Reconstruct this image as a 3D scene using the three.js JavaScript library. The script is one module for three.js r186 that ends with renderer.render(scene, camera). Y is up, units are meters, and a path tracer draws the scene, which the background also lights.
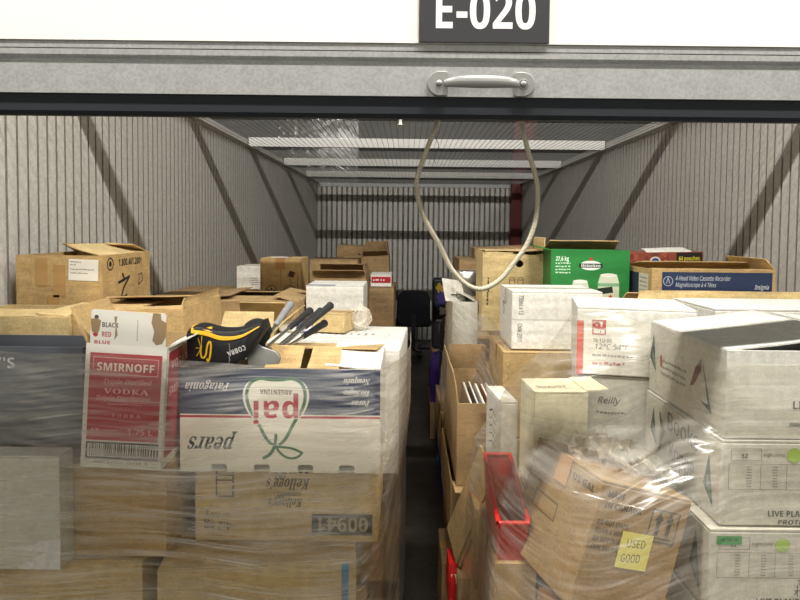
import * as THREE from 'three';
import { mergeGeometries, toCreasedNormals } from 'three/addons/utils/BufferGeometryUtils.js';
import { RoundedBoxGeometry } from 'three/addons/geometries/RoundedBoxGeometry.js';
import { RectAreaLightUniformsLib } from 'three/addons/lights/RectAreaLightUniformsLib.js';
import { ImprovedNoise } from 'three/addons/math/ImprovedNoise.js';

// ---------------------------------------------------------------- camera, light, exposure
// the unit runs along -z; "depth" D below means metres in front of the camera (z = -D)
const scene = new THREE.Scene();
scene.background = new THREE.Color(0x000000);
const camera = new THREE.PerspectiveCamera(53.13, 800 / 600, 0.05, 60);
camera.position.set(0, 1.66, 0);
camera.rotation.order = 'YXZ';
camera.rotation.set(THREE.MathUtils.degToRad(-2.4), 0, THREE.MathUtils.degToRad(0.6));
camera.setViewOffset(800, 600, -8, 45, 800, 600);
const renderer = new THREE.WebGLRenderer({ antialias: true });
renderer.toneMapping = THREE.LinearToneMapping;
renderer.toneMappingExposure = 1.0;
renderer.shadowMap.enabled = true;
RectAreaLightUniformsLib.init();
// the strip lamps of the corridor hang above and just in front of the camera's door line
const LAMP_POWER = 620;
const LAMPS = [[-2.2, 4.5, -0.45], [0.6, 4.5, -0.45], [3.4, 4.5, -0.45]];

// ---------------------------------------------------------------- helpers
let seed = 20240611;
const rnd = () => { seed = (seed * 1664525 + 1013904223) % 4294967296; return seed / 4294967296; };
const rr = (a, b) => a + (b - a) * rnd();
const deg = (a) => a * Math.PI / 180;
const noise = new ImprovedNoise();
const taken = {};
const numbered = (name) => { taken[name] = (taken[name] ?? -1) + 1; return taken[name] ? `${name}_${String(taken[name]).padStart(3, '0')}` : name; };
function mesh(name, geo, mat, parent) {
  const m = new THREE.Mesh(geo, mat);
  m.name = name; m.castShadow = true; m.receiveShadow = true;
  if (parent) parent.add(m);
  return m;
}
function thing(name, label, category, pos = [0, 0, 0], group) {
  const o = new THREE.Group();
  o.name = numbered(name); o.position.set(...pos);
  o.userData = { label, category };
  if (group) o.userData.group = group;
  scene.add(o);
  return o;
}
function structure(name, label) {
  const o = new THREE.Group(); o.name = name; o.userData = { kind: 'structure', label, category: 'building' };
  scene.add(o);
  return o;
}
// texture coordinates in metres, picked by the way a face points
function metric(geo) {
  const g = geo.index ? geo.toNonIndexed() : geo;
  if (!g.attributes.normal) g.computeVertexNormals();
  const p = g.attributes.position, n = g.attributes.normal, uv = new Float32Array(p.count * 2);
  for (let i = 0; i < p.count; i++) {
    const ax = Math.abs(n.getX(i)), ay = Math.abs(n.getY(i)), az = Math.abs(n.getZ(i));
    let u = p.getX(i), v = p.getY(i);
    if (ax > ay && ax > az) u = p.getZ(i); else if (ay > az) v = p.getZ(i);
    uv[2 * i] = u; uv[2 * i + 1] = v;
  }
  g.setAttribute('uv', new THREE.BufferAttribute(uv, 2));
  return g;
}
const box = (w, h, d, x = 0, y = 0, z = 0) => metric(new THREE.BoxGeometry(w, h, d).translate(x, y, z));
const rbox = (w, h, d, r, x = 0, y = 0, z = 0) => metric(new RoundedBoxGeometry(w, h, d, 2, r).translate(x, y, z));
const ease = (t) => t * t * (3 - 2 * t);
// tiling value noise: cells across and down
function tileNoise(cx, cy, s) {
  const g = new Float32Array(cx * cy); let q = s * 7919 + 17;
  for (let i = 0; i < g.length; i++) { q = (q * 1103515245 + 12345) % 2147483648; g[i] = q / 2147483648; }
  return (u, v) => {
    const x = (u % 1) * cx, y = (v % 1) * cy, x0 = Math.floor(x), y0 = Math.floor(y), fx = ease(x - x0), fy = ease(y - y0);
    const a = g[(y0 % cy) * cx + x0 % cx], b = g[(y0 % cy) * cx + (x0 + 1) % cx], c = g[((y0 + 1) % cy) * cx + x0 % cx], d = g[((y0 + 1) % cy) * cx + (x0 + 1) % cx];
    return (a + (b - a) * fx) * (1 - fy) + (c + (d - c) * fx) * fy;
  };
}
function dataTexture(size, f, { srgb = false, metres = 1 } = {}) {
  const a = new Uint8Array(size * size * 4);
  for (let j = 0; j < size; j++) for (let i = 0; i < size; i++) {
    const c = f((i + 0.5) / size, (j + 0.5) / size), k = (j * size + i) * 4;
    for (let n = 0; n < 3; n++) a[k + n] = Math.max(0, Math.min(255, 255 * (c.length ? c[n] : c)));
    a[k + 3] = 255;
  }
  const t = new THREE.DataTexture(a, size, size);
  t.wrapS = t.wrapT = THREE.RepeatWrapping; t.magFilter = THREE.LinearFilter; t.minFilter = THREE.LinearMipmapLinearFilter; t.generateMipmaps = true;
  if (srgb) t.colorSpace = THREE.SRGBColorSpace;
  t.repeat.set(1 / metres, 1 / metres); t.needsUpdate = true;
  return t;
}
// a print: draw(ctx, W, H) on a clear or filled ground
function print(wm, hm, draw, ppm = 1100) {
  const c = document.createElement('canvas');
  c.width = Math.max(16, Math.round(wm * ppm)); c.height = Math.max(16, Math.round(hm * ppm));
  const ctx = c.getContext('2d');
  draw(ctx, c.width, c.height);
  const t = new THREE.CanvasTexture(c); t.colorSpace = THREE.SRGBColorSpace;
  return t;
}
const inkMat = (tex, rough = 0.7) => new THREE.MeshStandardMaterial({ map: tex, transparent: true, roughness: rough, metalness: 0 });
const solidMat = (tex, rough = 0.6) => new THREE.MeshStandardMaterial({ map: tex, roughness: rough });
// lettering squeezed or stretched to a width
function letter(ctx, text, x, y, size, { font = 'sans-serif', weight = 'bold', fill = '#222', width, slant = 0, rot = 0, align = 'left', stroke } = {}) {
  ctx.save(); ctx.translate(x, y); ctx.rotate(rot); ctx.transform(1, 0, -slant, 1, 0, 0);
  ctx.font = `${weight} ${Math.round(size)}px ${font}`; ctx.fillStyle = fill; ctx.textBaseline = 'alphabetic';
  const m = ctx.measureText(text).width, s = width ? width / m : 1;
  ctx.scale(s, 1); ctx.translate(align === 'center' ? -m / 2 : align === 'right' ? -m : 0, 0);
  if (stroke) { ctx.strokeStyle = stroke; ctx.lineWidth = size * 0.05; ctx.strokeText(text, 0, 0); }
  ctx.fillText(text, 0, 0); ctx.restore();
}
// a line of small print as short strokes of ink
function tinyPrint(ctx, x, y, w, h, fill) { ctx.fillStyle = fill; let q = x; while (q < x + w) { const l = h * rr(0.4, 1.6); ctx.fillRect(q, y - h * rr(0.55, 0.85), Math.min(l, x + w - q), h * 0.62); q += l + h * rr(0.25, 0.6); } }
function scrawl(ctx, pts, lw, color) { ctx.strokeStyle = color; ctx.lineWidth = lw; ctx.lineCap = 'round'; ctx.lineJoin = 'round'; ctx.beginPath(); pts.forEach(([x, y], i) => i ? ctx.lineTo(x, y) : ctx.moveTo(x, y)); ctx.stroke(); }

// ---------------------------------------------------------------- materials
const nA = tileNoise(6, 6, 1), nB = tileNoise(24, 24, 2), nC = tileNoise(128, 128, 3), nF = tileNoise(16, 200, 4), nG = tileNoise(200, 12, 5);
const kraftTex = dataTexture(512, (u, v) => {
  const k = 0.9 + 0.09 * (nA(u, v) - 0.5) + 0.08 * (nB(u, v) - 0.5) + 0.1 * (nC(u, v) - 0.5) + 0.07 * (nF(u, v) - 0.5);
  return [k, k * 0.99, k * 0.97];
}, { srgb: true, metres: 0.5 });
const kraftBump = dataTexture(512, (u, v) => 0.5 + 0.2 * Math.sin(u * 2 * Math.PI * 70) * 0.4 + 0.35 * (nC(u, v) - 0.5) + 0.5 * (nA(u, v) - 0.5), { metres: 0.5 });
const speckle = dataTexture(256, (u, v) => { const k = 0.93 + 0.1 * (nC(u, v) - 0.5) + 0.08 * (nB(u, v) - 0.5); return [k, k, k]; }, { srgb: true, metres: 0.25 });
const kraft = (hex) => new THREE.MeshStandardMaterial({ color: hex, map: kraftTex, bumpMap: kraftBump, bumpScale: 0.0006, roughness: 0.85 });
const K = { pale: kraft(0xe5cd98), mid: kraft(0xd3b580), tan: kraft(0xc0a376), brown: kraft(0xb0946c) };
const white = (hex) => new THREE.MeshStandardMaterial({ color: hex, map: speckle, bumpMap: kraftBump, bumpScale: 0.0004, roughness: 0.65 });
const WH = { bright: white(0xf6f4ec), carton: white(0xe2e0d8), cream: white(0xfdf8dc) };
const tapeMat = new THREE.MeshPhysicalMaterial({ color: 0xb98c58, roughness: 0.25, clearcoat: 0.4 });
const clearTape = new THREE.MeshPhysicalMaterial({ color: 0xd8cfb8, roughness: 0.2, transparent: true, opacity: 0.35 });
const paper = new THREE.MeshStandardMaterial({ color: 0xf2f0ea, roughness: 0.7 });
const plain = (hex, roughness = 0.6, extra = {}) => new THREE.MeshPhysicalMaterial({ color: hex, roughness, ...extra });
const wallMat = new THREE.MeshStandardMaterial({ color: 0xe2e0da, map: speckle, roughness: 0.5 });
const beamMat = new THREE.MeshStandardMaterial({ color: 0xf2f2ee, roughness: 0.45 });
const steelMat = new THREE.MeshStandardMaterial({ color: 0x9a9c9e, roughness: 0.5, metalness: 0.6 });

// ---------------------------------------------------------------- the setting
const XL = -1.375, XR = 1.675, DF = 1.15, DB = 9.0, CEIL = 2.35;
{
  const concrete = dataTexture(512, (u, v) => {
    const k = 0.62 + 0.3 * (nA(u, v) - 0.5) + 0.2 * (nB(u, v) - 0.5) + 0.12 * (nC(u, v) - 0.5);
    return [k, k * 0.98, k * 0.94];
  }, { srgb: true, metres: 2 });
  const floor = structure('floor', 'dark scuffed concrete floor of the storage unit and corridor');
  mesh('slab', box(16, 0.2, 14, 0, -0.1, -4), new THREE.MeshStandardMaterial({ color: 0x625f5a, map: concrete, roughness: 0.55 }), floor);

  // corrugated panel: flat proud bands with narrow re-entrant grooves, standing in the xy plane, facing +z
  const corrugated = (w, h, pitch, land, depth, under = land * 0.3) => {
    const prof = [[0, -depth]], g = pitch - land, n = Math.max(1, Math.round(w / pitch)), q = w / n;
    for (let i = 0; i < n; i++) { const s = i * q, l = q - g; prof.push([s + g * 0.5 + under, -depth], [s + g * 0.5, 0], [s + g * 0.5 + l, 0], [s + g * 0.5 + l - under, -depth]); }
    prof.push([w, -depth]);
    const pos = [];
    for (let i = 0; i + 1 < prof.length; i++) {
      const [a, da] = prof[i], [b, db] = prof[i + 1];
      pos.push(a, 0, da, b, 0, db, b, h, db, a, 0, da, b, h, db, a, h, da);
    }
    const geo = new THREE.BufferGeometry(); geo.setAttribute('position', new THREE.Float32BufferAttribute(pos, 3)); geo.computeVertexNormals();
    return metric(geo);
  };
  const full = corrugated(0.648, CEIL - 0.02, 0.058, 0.046, 0.015);
  const part = corrugated(0.25, CEIL - 0.02, 0.058, 0.046, 0.015);
  for (const [nm, x, turn, lab] of [['wall_left', XL, 1, 'pale corrugated steel partition with diagonal shadows, beside the vodka carton stack'], ['wall_right', XR, -1, 'pale corrugated steel partition behind the recorder carton']]) {
    const w = structure(nm, lab);
    mesh('backing', box(0.03, CEIL, DB - DF + 0.02, x - turn * 0.031, CEIL / 2, -(DF + DB) / 2), wallMat, w);
    let D = DF + 0.007;
    for (let i = 0; D < DB - 0.1; i++) {
      const wd = i ? 0.65 : 0.252;
      const p = mesh('wall_panel', i ? full : part, wallMat, w);
      p.rotation.y = turn * Math.PI / 2;
      p.position.set(x, 0.01, turn > 0 ? -D : -(D + wd - 0.002));
      D += wd;
    }
    mesh('top_angle', mergeGeometries([box(0.045, 0.003, DB - DF, x + turn * 0.0225, CEIL + 0.001, -(DF + DB) / 2), box(0.02, 0.07, DB - DF, x - turn * 0.015, CEIL + 0.035, -(DF + DB) / 2)]), wallMat, w);
  }
  const wb = structure('wall_back', 'shaded corrugated steel wall closing the end of the unit');
  mesh('backing', box(XR - XL, CEIL, 0.03, (XL + XR) / 2, CEIL / 2, -DB - 0.031), wallMat, wb);
  const bp = corrugated((XR - XL) / 5 - 0.003, CEIL - 0.03, 0.0762, 0.05, 0.016, 0.011);
  for (let i = 0; i < 5; i++) mesh('wall_panel', bp, wallMat, wb).position.set(XL + i * (XR - XL) / 5, 0.01, -DB);
  mesh('top_angle', box(XR - XL, 0.05, 0.012, (XL + XR) / 2, CEIL - 0.03, -DB + 0.008), steelMat, wb);

  // front wall: header fascia above the opening, a jamb on each side
  const header = structure('wall_front', 'white header fascia over the roller door opening');
  const fascia = new THREE.MeshStandardMaterial({ color: 0xf7f6f2, roughness: 0.4 });
  mesh('fascia', box(9, 0.40, 0.006, 0, 2.0105 + 0.20, -1.145), fascia, header);
  mesh('jamb', box(0.14, 2.02, 0.05, XL + 0.06, 1.01, -1.157), fascia, header);
  mesh('jamb', box(0.14, 2.02, 0.05, XR - 0.06, 1.01, -1.157), fascia, header);
  mesh('neighbour_front', box(3.0, 2.02, 0.05, XL - 1.52, 1.01, -1.157), fascia, header);
  mesh('neighbour_front', box(3.0, 2.02, 0.05, XR + 1.52, 1.01, -1.157), fascia, header);

  // building shell round it: insulated roof and end wall, corridor wall behind the camera
  const vinylBump = dataTexture(512, (u, v) => 0.5 + 0.6 * (nB(u, v) - 0.5) + 0.05 * (nG(u, v) - 0.5) + 0.13 * (nC(u, v) - 0.5), { metres: 1.6 });
  const vinyl = new THREE.MeshPhysicalMaterial({ color: 0x606160, roughness: 0.1, bumpMap: vinylBump, bumpScale: 0.007, clearcoat: 0.5, clearcoatRoughness: 0.08 });
  const end = structure('wall_rear', 'crinkled shiny insulation facing on the building wall above the end of the unit');
  mesh('insulation', box(16, 5, 0.1, 0, 2.5, -10.2), new THREE.MeshStandardMaterial({ color: 0x4c4d4c, roughness: 0.7, bumpMap: vinylBump, bumpScale: 0.01 }), end);
  mesh('plastic_facing', box(4.1, 3.2, 0.012, -2.9, 3.3, -10.13), vinyl, end);
  const roof = structure('roof', 'insulated warehouse roof above the units');
  mesh('insulation', box(16, 0.1, 14, 0, 5.05, -4), new THREE.MeshStandardMaterial({ color: 0x6f706e, roughness: 0.7 }), roof);
  const cor = structure('wall_corridor', 'white wall across the corridor');
  mesh('panel', box(16, 5, 0.1, 0, 2.5, 2.6), new THREE.MeshStandardMaterial({ color: 0xc2c1bc, roughness: 0.6 }), cor);
  for (const s of [-1, 1]) { const e = structure(s < 0 ? 'wall_end_west' : 'wall_end_east', 'end wall of the warehouse'); mesh('panel', box(0.1, 5, 14, s * 7.95, 2.5, -4), new THREE.MeshStandardMaterial({ color: 0x858581, roughness: 0.6 }), e); }

  // roof purlins over the unit and the wire mesh laid under them
  const ceil = structure('ceiling', 'open wire mesh ceiling carried on white steel purlins');
  for (const D of [2.3, 3.72, 5.14, 6.6, 8.02]) {
    const web = box(XR - XL - 0.02, 0.075, 0.004, 0, 0.0375, 0), bot = box(XR - XL - 0.02, 0.004, 0.045, 0, 0.002, -0.0225), top = box(XR - XL - 0.02, 0.004, 0.045, 0, 0.073, -0.0225);
    const p = mesh('purlin', mergeGeometries([web, bot, top]), beamMat, ceil);
    p.position.set((XL + XR) / 2, CEIL + 0.006, -D);
  }
  const wires = [];
  for (let x = XL + 0.03; x < XR; x += 0.042) wires.push(new THREE.BoxGeometry(0.0023, 0.0023, DB - DF - 0.1).translate(x, CEIL + 0.002, -(DF + DB) / 2));
  for (let D = DF + 0.06; D < DB; D += 0.042) wires.push(new THREE.BoxGeometry(XR - XL, 0.0023, 0.0023).translate((XL + XR) / 2, CEIL + 0.0038, -D));
  mesh('wire_mesh', mergeGeometries(wires), plain(0x6c6c6a, 0.6), ceil).userData.kind = 'stuff';
  const head = new THREE.CylinderGeometry(0.008, 0.011, 0.05, 12);
  const sp = thing('sprinkler_head', 'small pale pipe stub hanging from a purlin near the door', 'sprinkler', [-0.055, CEIL - 0.05, -3.7]);
  mesh('stem', head.clone().translate(0, 0.028, 0), beamMat, sp);
  mesh('deflector', new THREE.CylinderGeometry(0.016, 0.016, 0.004, 14).translate(0, 0.002, 0), beamMat, sp);

  // red rigid-frame column standing in the end corner and widening above the mesh
  const sh = new THREE.Shape([[1.50, 0], [1.655, 0], [1.655, 2.33], [1.70, 2.48], [1.90, 3.4], [2.02, 4.98], [1.5, 4.98], [1.54, 3.3], [1.52, 2.36]].map(([x, y]) => new THREE.Vector2(x, y)));
  const col = thing('steel_column', 'dark red painted steel column in the end corner', 'column', [0, 0, -8.96]);
  mesh('web', new THREE.ExtrudeGeometry(sh, { depth: 0.1, bevelEnabled: false }), new THREE.MeshStandardMaterial({ color: 0x6e1f24, roughness: 0.55 }), col);
}

// ---------------------------------------------------------------- corridor lamps (strip fittings)
LAMPS.forEach(([x, y, z], i) => {
  const o = thing('strip_lamp', ['long strip lamp over the corridor, on the vodka carton side', 'long strip lamp over the corridor, above the unit number sign', 'long strip lamp over the corridor, on the recorder carton side'][i], 'lamp', [x, y, z], 'corridor strip lamps');
  mesh('housing', box(1.25, 0.06, 0.12, 0, 0.065, 0), beamMat, o);
  mesh('tube', new THREE.CylinderGeometry(0.02, 0.02, 1.2, 16).rotateZ(Math.PI / 2).translate(0, 0.012, 0), new THREE.MeshStandardMaterial({ color: 0xffffff, emissive: 0xfff6e6, emissiveIntensity: 30 }), o);
  // the bare tube shines to both sides: two strips, each tipped 45 degrees
  for (const s of [-1, 1]) {
    const l = new THREE.RectAreaLight(0xfffaf1, LAMP_POWER, 1.2, 0.05);
    l.name = 'lamp_light'; l.position.set(x, y - 0.012, z + s * 0.03); l.lookAt(x, y - 1.012, z + s * 1.03); l.castShadow = true;
    scene.add(l);
  }
});

// ---------------------------------------------------------------- roller door, its handle, sign and pull rope
{
  const barTex = dataTexture(512, (u, v) => { const k = 0.86 + 0.1 * (nC(u, v) - 0.5) + 0.04 * (nB(u, v) - 0.5) - (nC(u * 3.7, v * 3.7) > 0.93 ? 0.12 : 0); return [k, k, k * 0.985]; }, { srgb: true, metres: 0.5 });
  const barMat = new THREE.MeshStandardMaterial({ color: 0xbfc1c4, map: barTex, roughness: 0.5, metalness: 0.15 });
  const W = XR - XL - 0.24, xc = (XL + XR) / 2;
  const door = thing('roller_door', 'raised grey steel roller door with a black rubber bottom seal', 'door', [xc, 1.86, -1.1605]);
  // profile of the curtain seen from the side: [out, up]
  const strip = (pts, name, mat) => {
    const pos = [];
    for (let i = 0; i + 1 < pts.length; i++) { const [a, b] = pts[i], [c, d] = pts[i + 1]; pos.push(-W / 2, b, a, W / 2, b, a, W / 2, d, c, -W / 2, b, a, W / 2, d, c, -W / 2, d, c); }
    const g = new THREE.BufferGeometry(); g.setAttribute('position', new THREE.Float32BufferAttribute(pos, 3)); g.computeVertexNormals();
    return mesh(name, toCreasedNormals(metric(g), 0.15), mat, door);
  };
  strip([[-0.012, 0.052], [0.0165, 0.052], [0.0165, 0.1075], [0.006, 0.108], [0.005, 0.114], [0.008, 0.1185], [0.015, 0.121], [0.017, 0.124], [0.017, 0.1345], [-0.012, 0.1345]], 'bottom_bar', barMat);
  strip([[-0.012, 0.1365], [0.0165, 0.1365], [0.0165, 0.147], [0.0155, 0.1495], [0.006, 0.152], [0.003, 0.165], [0.003, 0.30], [-0.012, 0.30]], 'slat', barMat);
  const seal = strip([[-0.012, 0.056], [-0.014, 0.02], [-0.006, 0.012], [0.006, 0.012], [0.011, 0.02], [0.012, 0.0515]], 'rubber_seal', plain(0x1a2029, 0.75));
  // pressed pull handle: a plate lug at each end with a bolt, and a swelling grip between them
  const hm = new THREE.MeshStandardMaterial({ color: 0x979896, roughness: 0.42, metalness: 0.35 });
  const h = new THREE.Group(); h.name = 'handle'; door.add(h); h.position.set(0.134 - xc, 0.075, 0.0165);
  for (const s of [-1, 1]) {
    const lug = new THREE.Shape(); lug.moveTo(0, -0.0215); lug.lineTo(0.006, -0.0215); lug.absarc(0.006, 0, 0.0215, -Math.PI / 2, Math.PI / 2); lug.lineTo(-0.004, 0.0215); lug.quadraticCurveTo(-0.009, 0.0215, -0.009, 0.016); lug.lineTo(-0.009, -0.016); lug.quadraticCurveTo(-0.009, -0.0215, -0.004, -0.0215);
    const g = new THREE.ExtrudeGeometry(lug, { depth: 0.003, bevelEnabled: true, bevelSize: 0.0015, bevelThickness: 0.0015, bevelSegments: 2 });
    const p = mesh('lug', g, hm, h); p.position.set(s * 0.072, 0, 0.002); if (s < 0) p.rotation.y = Math.PI, p.position.z = 0.0065;
    mesh('bolt', new THREE.SphereGeometry(0.0062, 14, 10).scale(1, 1, 0.7).translate(s * 0.079, 0, 0.0085), steelMat, h);
    mesh('washer', new THREE.TorusGeometry(0.0085, 0.0014, 8, 20).translate(s * 0.079, 0, 0.0068), hm, h);
  }
  const grip = new THREE.CylinderGeometry(1, 1, 1, 18, 24, false), gp = grip.attributes.position;
  for (let i = 0; i < gp.count; i++) {
    const t = gp.getY(i) * 2, r = 0.0055 + 0.0065 * Math.pow(Math.max(0, 1 - t * t), 0.6), x = t * 0.07;
    gp.setXYZ(i, x, gp.getX(i) * r, 0.009 + 0.014 * (1 - t ** 4) + gp.getZ(i) * r * 0.55);
  }
  grip.computeVertexNormals(); mesh('grip', grip, hm, h);

  const sign = thing('unit_number_sign', 'dark grey unit number plate with white digits on the white header', 'sign', [0.138, 2.011, -1.1398]);
  const pw = 0.244, ph = 0.13;
  mesh('plate', rbox(pw, ph, 0.004, 0.0012, 0, ph / 2, 0), plain(0x2e2e33, 0.5), sign);
  mesh('lettering', new THREE.PlaneGeometry(pw, ph).translate(0, ph / 2, 0.0024), inkMat(print(pw, ph, (c, w, hh) => {
    letter(c, 'E-020', w * 0.5, hh * 0.80, hh * 0.73, { fill: '#fbfbf8', width: w * 0.80, align: 'center', font: 'sans-serif' });
  }, 2200)), sign);

  const rope = thing('pull_rope', 'loop of off-white pull rope hanging below the raised door', 'rope', [0, 0, -1.205]);
  const pts = [[0.062, 1.95, 0.02], [0.058, 1.90, 0.012], [0.056, 1.876, 0], [0.036, 1.822, 0], [0.0155, 1.751, 0], [0.03, 1.69, 0], [0.065, 1.627, 0], [0.0895, 1.580, 0.003], [0.116, 1.553, 0.005], [0.141, 1.543, 0.008], [0.161, 1.547, 0.008], [0.187, 1.564, 0.005], [0.212, 1.595, 0.002], [0.238, 1.632, 0], [0.255, 1.683, 0], [0.2565, 1.755, 0], [0.236, 1.824, 0], [0.223, 1.878, 0], [0.22, 1.90, 0.012], [0.218, 1.95, 0.02]].map((p) => new THREE.Vector3(...p));
  const ropeTex = dataTexture(128, (u, v) => { const k = 0.8 + 0.16 * Math.sin((u * 8 + v * 4) * 2 * Math.PI) + 0.1 * (nC(u, v) - 0.5); return [k, k * 0.98, k * 0.93]; }, { srgb: true });
  ropeTex.repeat.set(40, 1);
  mesh('cord', new THREE.TubeGeometry(new THREE.CatmullRomCurve3(pts), 160, 0.0048, 10), new THREE.MeshStandardMaterial({ color: 0xf2edde, map: ropeTex, bumpMap: ropeTex, bumpScale: 0.0015, roughness: 0.9 }), rope);
  const wire = thing('hanging_wire', 'thin dark wire dangling from the mesh ceiling beside the rope', 'wire', [0.17, 0, -3.9]);
  mesh('strand', new THREE.TubeGeometry(new THREE.CatmullRomCurve3([[0, 2.35, 0], [0.0, 2.27, 0], [0.02, 2.2, 0], [-0.01, 2.13, 0], [0, 2.09, 0]].map((p) => new THREE.Vector3(...p))), 24, 0.002, 5), plain(0x33312d, 0.7), wire);
}

// ---------------------------------------------------------------- carton builder
const T = 0.005;
// a board hinged at z = 0 reaching to -z, slightly curled and wavy
function board(w, len, curl = 0, wave = 0.002, skew = 0) {
  const g = new THREE.BoxGeometry(w, T * 0.8, len, 6, 1, 5).translate(0, 0, -len / 2), p = g.attributes.position, s = rnd() * 50;
  for (let i = 0; i < p.count; i++) {
    const t = -p.getZ(i) / len, x = p.getX(i);
    p.setY(i, p.getY(i) + curl * t * t + wave * noise.noise(x * 9 + s, t * 2, s));
    p.setX(i, x * (1 - 0.06 * t) + skew * t);
  }
  g.computeVertexNormals();
  return metric(toCreasedNormals(g, 0.7));
}
function flap(parent, side, ang, { w, h, d }, mat, opt = {}) {
  const along = side === 'front' || side === 'back' ? w : d;
  const len = opt.len ?? Math.min(w, d) / 2;
  const m = mesh('flap', opt.geo ?? board((opt.share ?? 1) * along - 0.006, len, opt.curl ?? rr(-0.008, 0.012), opt.wave ?? 0.003, opt.skew ?? 0), opt.mat ?? mat, parent);
  m.rotation.order = 'YXZ';
  m.rotation.set(deg(ang), { front: 0, back: Math.PI, left: -Math.PI / 2, right: Math.PI / 2 }[side], 0);
  const o = opt.off ?? 0;
  m.position.set({ front: o, back: o, left: -w / 2 + T / 2, right: w / 2 - T / 2 }[side], h + (opt.lift ?? 0), { front: d / 2 - T / 2, back: -d / 2 + T / 2, left: o, right: o }[side]);
  return m;
}
function warped(w, h, d, amount) {
  const g = new THREE.BoxGeometry(w, h, d, 8, 8, 8).translate(0, h / 2, 0), p = g.attributes.position, s = rnd() * 90;
  for (let i = 0; i < p.count; i++) {
    const x = p.getX(i), y = p.getY(i), z = p.getZ(i), u = 2 * x / w, v = 2 * y / h - 1, q = 2 * z / d;
    const bulge = (a, b) => (1 - a * a) * (1 - b * b);
    p.setXYZ(i, x + (Math.abs(u) > 0.99 ? Math.sign(u) * amount * bulge(v, q) * (0.4 + noise.noise(s, y * 6, z * 6)) : 0) + amount * 0.35 * noise.noise(y * 7, z * 7, s),
      y, z + (Math.abs(q) > 0.99 ? Math.sign(q) * amount * bulge(u, v) * (0.4 + noise.noise(x * 6, y * 6, s)) : 0) + amount * 0.35 * noise.noise(x * 7 + s, y * 7, 3));
  }
  g.computeVertexNormals();
  return metric(toCreasedNormals(g, 0.6));
}
function carton(name, label, s) {
  const w = s.x[1] - s.x[0], h = s.y[1] - s.y[0], d = s.D[1] - s.D[0], mat = s.mat ?? K.mid;
  const o = thing(name, label, s.cat ?? 'carton', [(s.x[0] + s.x[1]) / 2, s.y[0], -(s.D[0] + s.D[1]) / 2], s.group);
  o.rotation.set(deg(s.rx ?? 0), deg(s.ry ?? 0), deg(s.rz ?? 0), 'YZX');
  o.userData.size = undefined; delete o.userData.size;
  const dim = { w, h, d };
  if (s.open) {
    const inner = s.inner ?? mat;
    mesh('base', box(w - 2 * T, T, d - 2 * T, 0, T / 2, 0), mat, o);
    mesh('front_panel', s.front ?? box(w, h, T, 0, h / 2, d / 2 - T / 2), mat, o);
    mesh('back_panel', box(w, h, T, 0, h / 2, -d / 2 + T / 2), inner, o);
    for (const q of [-1, 1]) mesh('side_panel', box(T, h, d - 2 * T, q * (w / 2 - T / 2), h / 2, 0), mat, o);
    for (const [side, ang, opt] of s.flaps ?? []) flap(o, side, ang, dim, mat, opt);
  } else {
    mesh('body', s.smooth ? rbox(w, h - T, d, 0.004, 0, (h - T) / 2, 0) : warped(w, h - T, d, s.warp ?? 0.006), mat, o);
    const along = s.seam === 'z';
    for (const q of [-1, 1]) mesh('flap', along ? box(w / 2 - 0.0015, T * 0.8, d - 0.002, q * w / 4, h - T / 2 + 0.0005, 0) : box(w - 0.002, T * 0.8, d / 2 - 0.0015, 0, h - T / 2 + 0.0005, q * d / 4), mat, o);
    if (s.tape !== false) {
      const tm = s.tapeMat ?? tapeMat;
      mesh('tape', along ? mergeGeometries([box(0.05, 0.0006, d, 0, h + 0.0003, 0), box(0.05, 0.06, 0.0006, 0, h - 0.03, d / 2 + 0.0028)]) : mergeGeometries([box(w, 0.0006, 0.05, 0, h + 0.0003, 0), box(0.0006, 0.06, 0.05, -w / 2 - 0.0028, h - 0.03, 0)]), tm, o);
    }
    for (const [side, ang, opt] of s.flaps ?? []) flap(o, side, ang, dim, mat, opt);
  }
  o.userData.dim = undefined; delete o.userData.dim;
  dims.set(o, dim);
  return o;
}
const dims = new Map();
// printed matter on a face: centre (u, v) measured from the face's lower-left corner in metres
function onFace(o, face, u, v, w, h, mat, { name = 'print', lift = 0.0032, rot = 0, geo, label } = {}) {
  const D = dims.get(o), m = mesh(name, geo ?? new THREE.PlaneGeometry(w, h), mat, o);
  m.rotation.order = 'YXZ';
  if (face === 'front') m.position.set(u - D.w / 2, v, D.d / 2 + lift), m.rotation.set(0, 0, rot);
  if (face === 'left') m.position.set(-D.w / 2 - lift, v, u - D.d / 2), m.rotation.set(0, -Math.PI / 2, rot);
  if (face === 'right') m.position.set(D.w / 2 + lift, v, D.d / 2 - u), m.rotation.set(0, Math.PI / 2, rot);
  if (face === 'top') m.position.set(u - D.w / 2, D.h + lift, D.d / 2 - v), m.rotation.set(-Math.PI / 2, 0, rot);
  if (label) m.userData.label = label;
  return m;
}
const FL = 'film-wrapped cartons beside the aisle', ink = '#2a2622';

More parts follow.
